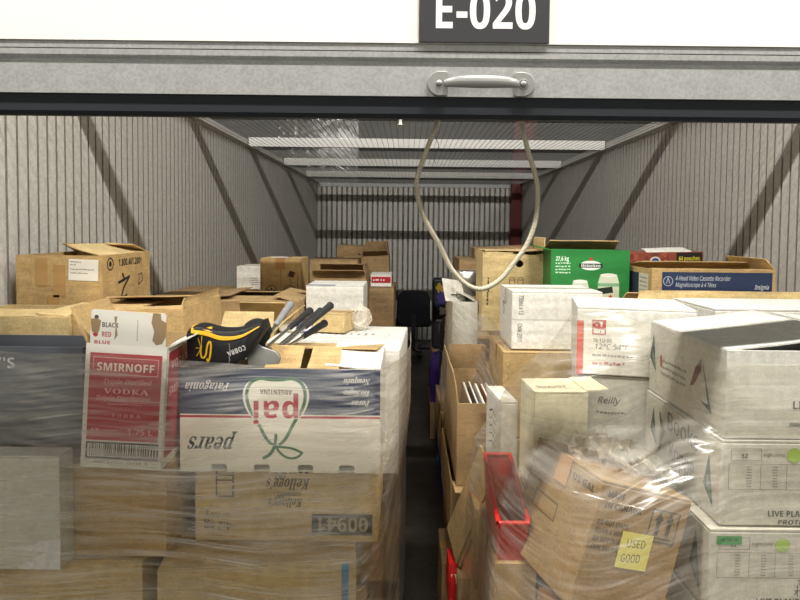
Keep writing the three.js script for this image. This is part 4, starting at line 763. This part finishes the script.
// ---- white plant cartons: a row behind and a column at the door
const triangle = (g, x, y, s, lean) => { g.fillStyle = '#2c5248'; g.beginPath(); g.moveTo(x, y - s); g.lineTo(x - s * 0.42 + lean, y + s * 0.35); g.lineTo(x + s * 0.36, y + s); g.fill(); g.fillStyle = '#9fb0a6'; for (let i = 0; i < 4; i++) g.fillRect(x - s * 0.12 + i * s * 0.09, y - s * 0.05 + i * s * 0.1, s * 0.05, s * 0.5); };
{
  const w = 0.32, h = 0.195;
  const p1 = carton('plant_carton', 'white plant carton with a red square symbol and scribbles, behind the open white one', { x: [0.515, 0.835], y: [1.249, 1.249 + h], D: [1.684, 1.964], ry: -12, mat: WH.bright, smooth: true, tape: false, cat: 'carton' });
  onFace(p1, 'front', 0.11, h / 2, 0.22, h, inkMat(print(0.22, h, (g, W, H) => {
    g.strokeStyle = '#b83a34'; g.lineWidth = W * 0.014; g.strokeRect(W * 0.2, H * 0.19, W * 0.155, H * 0.2); g.lineWidth = W * 0.03; g.beginPath(); g.arc(W * 0.25, H * 0.26, W * 0.03, 0, 7); g.stroke(); scrawl(g, [[W * 0.27, H * 0.3], [W * 0.33, H * 0.3], [W * 0.34, H * 0.22]], W * 0.03, '#b83a34'); g.fillStyle = '#b83a34'; g.fillRect(W * 0.29, H * 0.34, W * 0.012, H * 0.03);
    g.fillStyle = '#cf5a4c'; g.fillRect(0, H * 0.2, W * 0.085, H * 0.8);
    letter(g, '76 TO 85', W * 0.2, H * 0.51, H * 0.075, { fill: '#6d6b66', width: W * 0.24, weight: 'normal' }); letter(g, '12°C 54°F', W * 0.22, H * 0.61, H * 0.105, { fill: '#55534f', width: W * 0.42, weight: 'normal', slant: 0.15 });
    tinyPrint(g, W * 0.2, H * 0.72, W * 0.5, H * 0.04, '#8b8984'); tinyPrint(g, W * 0.2, H * 0.84, W * 0.4, H * 0.05, '#b0625c');
  })), { lift: 0.001 });
  const p2 = carton('plant_carton', 'white plant carton with pen writing under the one with the red symbol', { x: [0.52, 0.835], y: [1.0, 1.245], D: [1.69, 1.964], ry: -12, mat: WH.carton, smooth: true, tape: false, cat: 'carton' });
  onFace(p2, 'front', 0.12, 0.15, 0.16, 0.12, inkMat(print(0.16, 0.12, (g, W, H) => { letter(g, 'Reilly', W * 0.1, H * 0.35, H * 0.22, { fill: '#76746f', slant: 0.3, weight: 'normal' }); tinyPrint(g, W * 0.1, H * 0.6, W * 0.5, H * 0.06, '#8b8984'); }, 700)), { lift: 0.001 });
  carton('carton', 'brown carton below the plant carton with pen writing', { x: [0.56, 0.86], y: [0.002, 0.995], D: [1.70, 1.98], mat: K.tan });
  carton('plant_carton', 'white plant carton lying behind the open one, by the partition', { x: [0.875, 1.5], y: [1.0, 1.444], D: [1.70, 1.98], mat: WH.bright, smooth: true, tape: false, cat: 'carton' });
  carton('carton', 'brown carton below the white plant carton by the partition', { x: [0.875, 1.5], y: [0.002, 0.995], D: [1.70, 1.98], mat: K.tan });

  // column at the door
  const specs = [
    { lab: 'open white plant carton at the top of its column, its side flap half closed', x: 0.672, y: [1.228, 1.414], D: [1.25, 1.645], open: true },
    { lab: 'white plant carton marked books in pen, with one green dot', x: 0.664, y: [1.042, 1.224], D: [1.245, 1.645] },
    { lab: 'white plant carton with a green tag and green dot, under the books carton', x: 0.64, y: [0.858, 1.038], D: [1.235, 1.645] },
    { lab: 'white plant carton lowest in the column at the door', x: 0.64, y: [0.43, 0.854], D: [1.235, 1.645] }];
  specs.forEach((s, i) => {
    const hh = s.y[1] - s.y[0], d = s.D[1] - s.D[0], x1 = 1.26;
    const c = carton('plant_carton', s.lab, { x: [s.x, x1], y: s.y, D: s.D, mat: WH.carton, smooth: true, tape: false, open: s.open, cat: 'carton',
      flaps: s.open ? [['left', 6, { len: 0.27, curl: 0.006, wave: 0.002 }], ['back', -3, { len: 0.16, lift: -0.004 }], ['right', 7, { len: 0.27 }]] : undefined });
    if (i < 3) onFace(c, 'left', d / 2, hh / 2, d, hh, inkMat(print(d, hh, (g, W, H) => {
      if (i === 0) { triangle(g, W * 0.06, H * 0.42, H * 0.27, 0); g.fillStyle = '#6e3038'; g.beginPath(); g.moveTo(W * 0.60, H * 0.62); g.lineTo(W * 0.66, H * 0.36); g.lineTo(W * 0.73, H * 0.22); g.lineTo(W * 0.73, H * 0.36); g.lineTo(W * 0.65, H * 0.58); g.fill(); g.fillStyle = '#33564c'; g.beginPath(); g.moveTo(W * 0.74, H * 0.22); g.lineTo(W * 0.86, H * 0.82); g.lineTo(W * 0.72, H * 0.72); g.lineTo(W * 0.82, H * 0.74); g.fill(); for (let k = 0; k < 3; k++) tinyPrint(g, W * 0.2, H * (0.5 + 0.09 * k), W * 0.35, H * 0.05, '#8f8d88'); g.fillStyle = '#b5655c'; g.fillRect(W * 0.17, H * 0.42, W * 0.03, H * 0.16); }
      if (i === 1) { triangle(g, W * 0.14, H * 0.42, H * 0.26, 0); triangle(g, W * 0.88, H * 0.55, H * 0.3, 0); letter(g, 'Books', W * 0.34, H * 0.34, H * 0.34, { fill: '#4c4a46', weight: 'normal', width: W * 0.42 }); letter(g, 'Koppe', W * 0.38, H * 0.74, H * 0.36, { fill: '#4c4a46', weight: 'normal', width: W * 0.34 }); scrawl(g, [[W * 0.24, H * 0.2], [W * 0.27, H * 0.45], [W * 0.24, H * 0.7], [W * 0.3, H * 0.4], [W * 0.26, H * 0.3]], H * 0.05, '#5a5853'); }
      if (i === 2) { triangle(g, W * 0.86, H * 0.5, H * 0.36, 0); triangle(g, W * 0.2, H * 0.5, H * 0.3, 0); }
    }, 1000)), { lift: 0.001 });
    if (i === 0) onFace(c, 'front', 0.19, hh / 2, 0.36, hh, inkMat(print(0.36, hh, (g, W, H) => { letter(g, 'LIVE PLANTS', W * 0.36, H * 0.66, H * 0.13, { fill: '#3f3d3a', width: W * 0.4 }); g.fillStyle = '#6a6863'; g.fillRect(W * 0.35, H * 0.82, W * 0.3, H * 0.03); }, 900)), { lift: 0.001 });
    if (i === 1 || i === 2) onFace(c, 'front', 0.21, hh / 2, 0.42, hh, inkMat(print(0.42, hh, (g, W, H) => {
      const k = '#3f3d3a', l = '#9c9a94';
      g.strokeStyle = l; g.lineWidth = 1.5; g.strokeRect(W * 0.05, H * 0.09, W * 0.15, H * 0.14); g.strokeRect(W * 0.04, H * 0.27, W * 0.42, H * 0.3);
      for (let r = 0; r < 8; r++) for (const x of [0.13, 0.26, 0.40]) tinyPrint(g, W * x, H * (0.31 + r * 0.033), W * 0.025, H * 0.016, '#8d8b86');
      g.strokeStyle = '#b7b5af'; for (const x of [0.2, 0.33]) { g.beginPath(); g.moveTo(W * x, H * 0.27); g.lineTo(W * x, H * 0.57); g.stroke(); }
      letter(g, i === 1 ? '52' : '13', W * 0.1, H * 0.2, H * 0.07, { fill: k }); letter(g, 'anglin.comez', W * 0.21, H * 0.18, H * 0.055, { fill: '#5b5954', weight: 'normal', width: W * 0.11 });
      if (i === 2) { g.fillStyle = '#2f9a4c'; g.fillRect(W * 0.035, H * 0.075, W * 0.125, H * 0.1); tinyPrint(g, W * 0.06, H * 0.145, W * 0.08, H * 0.05, '#1c5c30'); }
      g.fillStyle = '#a9c95c'; g.beginPath(); g.arc(W * 0.365, H * (i === 1 ? 0.165 : 0.175), H * 0.085, 0, 7); g.fill();
      // two characters for "plant", drawn stroke by stroke
      const cx = W * (i === 1 ? 0.52 : 0.46), cy = H * 0.72, u = H * 0.06;
      for (const q of [[[-1, 0], [1, 0]], [[-0.5, -1], [-0.5, 1]], [[-0.5, 0], [-1, 0.7]], [[0.2, -0.7], [1.1, -0.7]], [[0.3, -0.3], [1, -0.3], [1, 0.7], [0.3, 0.7], [0.3, -0.3]], [[0.3, 0.2], [1, 0.2]], [[0.1, 1], [1.2, 1]], [[1.6, -0.9], [1.9, -0.2], [1.5, 0.1]], [[1.7, -1], [1.7, 1]], [[2.2, -0.9], [2, -0.2]], [[2.1, -0.6], [3, -0.6], [2.7, 1]], [[2.4, -0.5], [2, 0.5]], [[2.7, -0.5], [2.3, 0.7]]]) scrawl(g, q.map(([a, b]) => [cx + a * u, cy + b * u]), u * 0.17, k);
      for (let n = 0; n < 6; n++) scrawl(g, [[W * (0.45 + 0.035 * n), H * 0.6], [W * (0.465 + 0.035 * n), H * 0.6], [W * (0.457 + 0.035 * n), H * 0.64]], u * 0.2, k);
      scrawl(g, [[W * 0.49, H * 0.2], [W * 0.505, H * 0.24], [W * 0.52, H * 0.2]], u * 0.15, k); letter(g, 'C. 105', W * 0.525, H * 0.24, H * 0.08, { fill: '#55534e', weight: 'normal' });
      letter(g, 'LIVE PLANTS PROTECT FROM FREEZING', W * 0.24, H * 0.885, H * 0.1, { fill: k, width: W * 0.74 }); letter(g, 'PROTEJER LAS PLANTAS VIVAS', W * 0.29, H * 0.975, H * 0.075, { fill: '#55534e', width: W * 0.6, slant: 0.15 });
    }, 1500)), { lift: 0.001 });
  });
  carton('carton', 'brown carton on the floor under the plant carton column', { x: [0.6, 1.26], y: [0.002, 0.426], D: [1.23, 1.66], mat: K.tan });
}
// ---- pale carton, white side carton, red bin and tilted paint carton
{
  const c = carton('carton', 'pale yellow-white carton under film with handwriting on its lid', { x: [0.33, 0.472], y: [0.98, 1.24], D: [1.555, 1.70], mat: WH.cream, tape: false, warp: 0.01, ry: 4, flaps: [['right', 168, { len: 0.06, curl: 0.01 }]] });
  onFace(c, 'top', 0.06, 0.05, 0.1, 0.06, inkMat(print(0.1, 0.06, (g, W, H) => { letter(g, 'Soxx01', W * 0.06, H * 0.7, H * 0.45, { fill: '#4d4a3c', weight: 'normal', width: W * 0.85 }); }, 1000)), { lift: 0.002 });
  onFace(c, 'left', 0.09, 0.16, 0.14, 0.16, inkMat(print(0.14, 0.16, (g, W, H) => { scrawl(g, [[W * 0.2, H * 0.2], [W * 0.3, H * 0.3], [W * 0.4, H * 0.22], [W * 0.5, H * 0.36], [W * 0.62, H * 0.3]], H * 0.03, '#6d6a58'); for (let i = 0; i < 3; i++) tinyPrint(g, W * 0.2, H * (0.5 + i * 0.12), W * 0.6, H * 0.07, '#7a7762'); }, 700)), { lift: 0.001 });
  carton('carton', 'brown carton under the pale yellow-white carton', { x: [0.32, 0.545], y: [0.43, 0.975], D: [1.53, 1.68], mat: K.tan });
  carton('carton', 'broad brown carton on the floor under the red bin', { x: [0.2, 0.55], y: [0.002, 0.425], D: [1.15, 1.68], mat: K.tan });
  const ws = carton('carton', 'narrow white carton with pen marks standing between the aisle and the pale carton', { x: [0.262, 0.312], y: [0.86, 1.17], D: [1.70, 1.88], mat: WH.carton, smooth: true, tape: false, ry: 6 });
  onFace(ws, 'left', 0.09, 0.2, 0.14, 0.16, inkMat(print(0.14, 0.16, (g, W, H) => { for (let i = 0; i < 5; i++) scrawl(g, [[W * 0.2, H * (0.2 + i * 0.15)], [W * 0.45, H * (0.12 + i * 0.15)], [W * 0.7, H * (0.2 + i * 0.15)]], H * 0.025, '#56544f'); }, 600)), { lift: 0.001 });
  carton('carton', 'brown carton under the narrow white carton', { x: [0.2, 0.312], y: [0.62, 0.855], D: [1.70, 1.9], mat: K.tan });
  // red plastic bin: tapered open tub with a rolled rim
  const bin = thing('plastic_bin', 'red plastic bin under film between the aisle and the tilted paint carton', 'bin', [0.25, 0.895, -1.5]);
  bin.rotation.set(deg(6), 0, 0);
  const red = plain(0xc8231f, 0.35), W = 0.07, Dp = 0.27, H = 0.125;
  const wall = (a, b, c2, d2) => { const g = new THREE.BufferGeometry(), v = (p) => p; g.setAttribute('position', new THREE.Float32BufferAttribute([...a, ...b, ...c2, ...a, ...c2, ...d2], 3)); g.computeVertexNormals(); return g; };
  const b0 = [[-W * 0.42, 0, Dp * 0.45], [W * 0.42, 0, Dp * 0.45], [W * 0.42, 0, -Dp * 0.45], [-W * 0.42, 0, -Dp * 0.45]], t0 = [[-W / 2, H * 0.86, Dp / 2], [W / 2, H * 0.86, Dp / 2], [W / 2, H * 1.12, -Dp / 2], [-W / 2, H * 1.12, -Dp / 2]];
  const inn = (p) => [p[0] * 0.94, p[1] + (p[1] < 0.01 ? 0.004 : 0), p[2] * 0.975];
  for (let k = 0; k < 4; k++) { const n = (k + 1) % 4; mesh('side', mergeGeometries([wall(b0[k], b0[n], t0[n], t0[k]), wall(inn(b0[n]), inn(b0[k]), inn(t0[k]), inn(t0[n]))]), red, bin); mesh('rim', new THREE.TubeGeometry(new THREE.LineCurve3(new THREE.Vector3(...t0[k]), new THREE.Vector3(...t0[n])), 1, 0.006, 8), red, bin); }
  mesh('base', wall(b0[0], b0[3], b0[2], b0[1]), red, bin);
  carton('carton', 'brown carton supporting the red bin', { x: [0.21, 0.305], y: [0.43, 0.888], D: [1.36, 1.67], mat: K.tan });
  // tilted paint carton
  const w = 0.232, h = 0.262, d = 0.268;
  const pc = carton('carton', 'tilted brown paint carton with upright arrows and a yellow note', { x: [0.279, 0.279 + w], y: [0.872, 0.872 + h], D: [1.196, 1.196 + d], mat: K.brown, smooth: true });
  pc.rotation.set(deg(-5.5), deg(15.4), deg(-18), 'ZYX'); pc.position.set(0.395, 0.872, -1.33);
  onFace(pc, 'front', w / 2, h / 2, w, h, inkMat(print(w, h, (g, W, H) => {
    const k = '#3b322a';
    letter(g, 'MADE', W * 0.08, H * 0.115, H * 0.065, { fill: k, width: W * 0.19 }); letter(g, 'IN CANADA', W * 0.08, H * 0.2, H * 0.065, { fill: k, width: W * 0.4 });
    ['DO NOT STACK', 'OVER 6 HIGH', 'DO NOT FREEZE', 'COOL DRY PLACE'].forEach((t, i) => letter(g, t, W * 0.05, H * (0.33 + i * 0.065), H * 0.05, { fill: '#57493b', width: W * 0.34 }));
    g.strokeStyle = k; g.lineWidth = W * 0.012; g.strokeRect(W * 0.60, H * 0.13, W * 0.3, H * 0.25);
    for (const x of [0.69, 0.81]) { g.fillStyle = k; g.fillRect(W * (x - 0.02), H * 0.2, W * 0.04, H * 0.13); g.beginPath(); g.moveTo(W * x, H * 0.145); g.lineTo(W * (x - 0.045), H * 0.21); g.lineTo(W * (x + 0.045), H * 0.21); g.fill(); }
    g.fillStyle = k; g.fillRect(W * 0.63, H * 0.345, W * 0.24, H * 0.012);
  }, 1300)), { lift: 0.001 });
  onFace(pc, 'left', d / 2, h / 2, d, h, inkMat(print(d, h, (g, W, H) => { letter(g, '4 x 1 US GAL', W * 0.42, H * 0.13, H * 0.075, { fill: '#3b322a', width: W * 0.52 }); letter(g, '4/1', W * 0.08, H * 0.17, H * 0.06, { fill: '#57493b' }); g.strokeStyle = '#6b5a48'; g.lineWidth = 2; g.strokeRect(W * 0.2, H * 0.4, W * 0.35, H * 0.14); }, 900)), { lift: 0.001 });
  onFace(pc, 'front', 0.118, 0.135, 0.078, 0.075, solidMat(print(0.078, 0.075, (g, W, H) => { g.fillStyle = '#e9e27c'; g.fillRect(0, 0, W, H); letter(g, 'USED', W * 0.2, H * 0.42, H * 0.3, { fill: '#3a382c', weight: 'normal', width: W * 0.62, rot: -0.05 }); letter(g, 'GOOD', W * 0.14, H * 0.84, H * 0.3, { fill: '#3a382c', weight: 'normal', width: W * 0.62, rot: -0.08 }); }, 1800)), { name: 'sticky_note', lift: 0.0022, rot: 0.02, label: 'yellow sticky note' });
  carton('carton', 'large brown carton under the tilted paint carton', { x: [0.312, 0.596], y: [0.43, 0.83], D: [1.19, 1.5], mat: K.tan });
}
// ---------------------------------------------------------------- stretch film
const streak = tileNoise(5, 150, 21), streak2 = tileNoise(9, 70, 22), streak3 = tileNoise(3, 320, 23), patch = tileNoise(7, 5, 24);
const filmAmount = (u, v) => {
  // streaks run along u, gently wandering: layers of pulled film
  const w = v + 0.012 * Math.sin(u * 6.283) + 0.006 * Math.sin(u * 12.566 + 1), w2 = (v + 0.02 * Math.sin(u * 6.283 + 2) + 1) % 1, ww = (w + 1) % 1;
  const a = streak(u, ww), b = streak2(u, w2), c = streak3((u * 1) % 1, ww), p = patch(u, v);
  const line = Math.max(0, c - 0.82) * 2.2 * (0.2 + p);
  return Math.min(0.85, Math.max(0.02, 0.09 + 0.26 * (a - 0.35) * (0.4 + p) + 0.2 * (b - 0.4) + line));
};
const filmTex = dataTexture(1024, (u, v) => 1 - filmAmount(u, v), { metres: 1 });
const filmBump = dataTexture(1024, (u, v) => 0.5 + 0.4 * (streak(u, v) - 0.5) + 0.5 * (streak2(u, v) - 0.5) + 0.12 * (streak3(u, v) - 0.5), { metres: 1 });
filmTex.repeat.set(1.2, 1.1); filmBump.repeat.set(1.2, 1.1);
const thinTex = dataTexture(1024, (u, v) => 1 - 0.52 * filmAmount(u, (v + 0.37) % 1), { metres: 1 }); thinTex.repeat.set(1.2, 1.1);
const filmMat = new THREE.MeshPhysicalMaterial({ color: 0xf6f4ee, roughness: 0.22, transmission: 1, thickness: 0, transmissionMap: filmTex, bumpMap: filmBump, bumpScale: 0.0025, ior: 1.45, side: THREE.DoubleSide });
const thinFilm = filmMat.clone(); thinFilm.transmissionMap = thinTex;
// rows of points from low to high; each row is a path [x, y, D]; smooth in both directions, with pulled wrinkles along the path
function filmSheet(name, label, rows, { nu = 120, nv = 50, amp = 0.004, slant = 0, mat = filmMat } = {}) {
  const curves = rows.map((r) => new THREE.CatmullRomCurve3(r.map(([x, y, D]) => new THREE.Vector3(x, y, -D)), false, 'centripetal'));
  const pos = [], uv = [], idx = [], s = rnd() * 100;
  for (let j = 0; j <= nv; j++) for (let i = 0; i <= nu; i++) {
    const u = i / nu, col = curves.map((c) => c.getPoint(u)), v = j / nv * (rows.length - 1), k = Math.min(rows.length - 2, Math.floor(v)), t = v - k;
    const p = col[k].clone().lerp(col[k + 1], t);
    const wr = amp * (noise.noise(u * 5 + s, j * 0.55 + slant * u * 14, s) + 0.6 * noise.noise(u * 14, j * 0.9 + slant * u * 30, s + 5));
    pos.push(p.x + wr * 0.4, p.y + wr * 0.25 + (j === nv ? 0.012 * noise.noise(u * 9, s, 2) : 0), p.z + wr);
    uv.push(u * curves[0].getLength() + slant * p.y * 0.2, p.y + slant * u * 0.35);
  }
  for (let j = 0; j < nv; j++) for (let i = 0; i < nu; i++) { const a = j * (nu + 1) + i; idx.push(a, a + 1, a + nu + 2, a, a + nu + 2, a + nu + 1); }
  const g = new THREE.BufferGeometry(); g.setAttribute('position', new THREE.Float32BufferAttribute(pos, 3)); g.setAttribute('uv', new THREE.Float32BufferAttribute(uv, 2)); g.setIndex(idx); g.computeVertexNormals();
  const o = thing(name, label, 'stretch film');
  mesh('sheet', g, mat, o);
  return o;
}
filmSheet('stretch_film', 'clear stretch film wrapped round the vodka and pear box stack', [
  [[-1.36, 0.3, 1.46], [-1.0, 0.3, 1.475], [-0.55, 0.3, 1.49], [-0.15, 0.3, 1.475], [-0.08, 0.3, 1.53], [-0.05, 0.3, 1.8], [-0.005, 0.3, 2.2], [0.0, 0.3, 2.68]],
  [[-1.36, 0.8, 1.46], [-1.0, 0.8, 1.475], [-0.55, 0.8, 1.49], [-0.15, 0.8, 1.475], [-0.085, 0.8, 1.53], [-0.045, 0.8, 1.8], [-0.005, 0.8, 2.2], [0.0, 0.8, 2.68]],
  [[-1.36, 1.05, 1.462], [-1.0, 1.05, 1.47], [-0.72, 1.05, 1.475], [-0.4, 1.05, 1.565], [-0.09, 1.05, 1.58], [-0.045, 1.05, 1.65], [0.008, 1.05, 2.0], [0.014, 1.05, 2.5]],
  [[-1.36, 1.40, 1.45], [-1.0, 1.36, 1.46], [-0.72, 1.345, 1.472], [-0.4, 1.29, 1.575], [-0.09, 1.292, 1.585], [-0.04, 1.285, 1.66], [0.008, 1.27, 2.0], [0.014, 1.262, 2.5]]], { nu: 180, nv: 70, slant: 0.12 });
filmSheet('stretch_film', 'clear stretch film pulled over the plant, paint and pale cartons at the door', [
  [[1.27, 0.3, 1.20], [0.7, 0.3, 1.205], [0.62, 0.3, 1.17], [0.42, 0.3, 1.13], [0.3, 0.3, 1.12], [0.21, 0.3, 1.2], [0.185, 0.3, 1.5], [0.16, 0.3, 1.74]],
  [[1.27, 0.86, 1.212], [0.7, 0.86, 1.212], [0.58, 0.86, 1.15], [0.42, 0.86, 1.10], [0.3, 0.86, 1.125], [0.215, 0.86, 1.27], [0.195, 0.86, 1.5], [0.18, 0.86, 1.74]],
  [[1.27, 1.05, 1.218], [0.7, 1.05, 1.218], [0.6, 1.08, 1.17], [0.44, 1.13, 1.12], [0.33, 1.15, 1.15], [0.24, 1.1, 1.36], [0.21, 1.06, 1.55], [0.2, 1.05, 1.74]],
  [[1.27, 1.17, 1.228], [0.69, 1.17, 1.228], [0.63, 1.18, 1.22], [0.5, 1.2, 1.24], [0.36, 1.2, 1.3], [0.26, 1.16, 1.48], [0.24, 1.12, 1.6], [0.23, 1.1, 1.73]],
  [[1.27, 1.25, 1.235], [0.69, 1.25, 1.235], [0.65, 1.25, 1.27], [0.56, 1.27, 1.45], [0.42, 1.265, 1.49], [0.32, 1.25, 1.5], [0.28, 1.2, 1.6], [0.27, 1.17, 1.72]],
  [[1.27, 1.40, 1.238], [0.69, 1.40, 1.238], [0.66, 1.405, 1.27], [0.62, 1.42, 1.5], [0.48, 1.45, 1.665], [0.40, 1.34, 1.68], [0.33, 1.27, 1.7], [0.29, 1.2, 1.74]]], { nu: 180, nv: 70, slant: 0.4, amp: 0.003, mat: thinFilm });
filmSheet('stretch_film', 'loose clear film over the barcoded white carton column by the aisle', [
  [[0.17, 0.85, 3.1], [0.165, 0.82, 2.75], [0.18, 0.86, 2.6], [0.26, 0.9, 2.3], [0.33, 0.96, 2.05]],
  [[0.195, 1.1, 3.1], [0.19, 1.08, 2.75], [0.205, 1.1, 2.66], [0.3, 1.12, 2.35], [0.345, 1.16, 2.06]],
  [[0.2, 1.33, 3.1], [0.198, 1.33, 2.75], [0.21, 1.33, 2.69], [0.32, 1.31, 2.45], [0.36, 1.27, 2.08]]], { nu: 90, nv: 50, slant: 0.9, amp: 0.008 });
{
  // gathered knot of film above the paint carton
  const o = thing('film_bunch', 'bunched shiny knot of clear film on top of the tilted paint carton', 'stretch film', [0.47, 1.125, -1.33]);
  const g = new THREE.PlaneGeometry(0.22, 0.2, 60, 50).rotateX(-Math.PI / 2), p = g.attributes.position;
  for (let i = 0; i < p.count; i++) { const x = p.getX(i), z = p.getZ(i), f = Math.exp(-(x * x + z * z) * 120); p.setY(i, 0.028 + 0.055 * f * (0.6 + noise.noise(x * 45, 1, z * 45)) + 0.02 * noise.noise(x * 60, 4, z * 30) - x * 0.16); }
  g.computeVertexNormals(); mesh('sheet', g, thinFilm, o);
}
renderer.render(scene, camera);
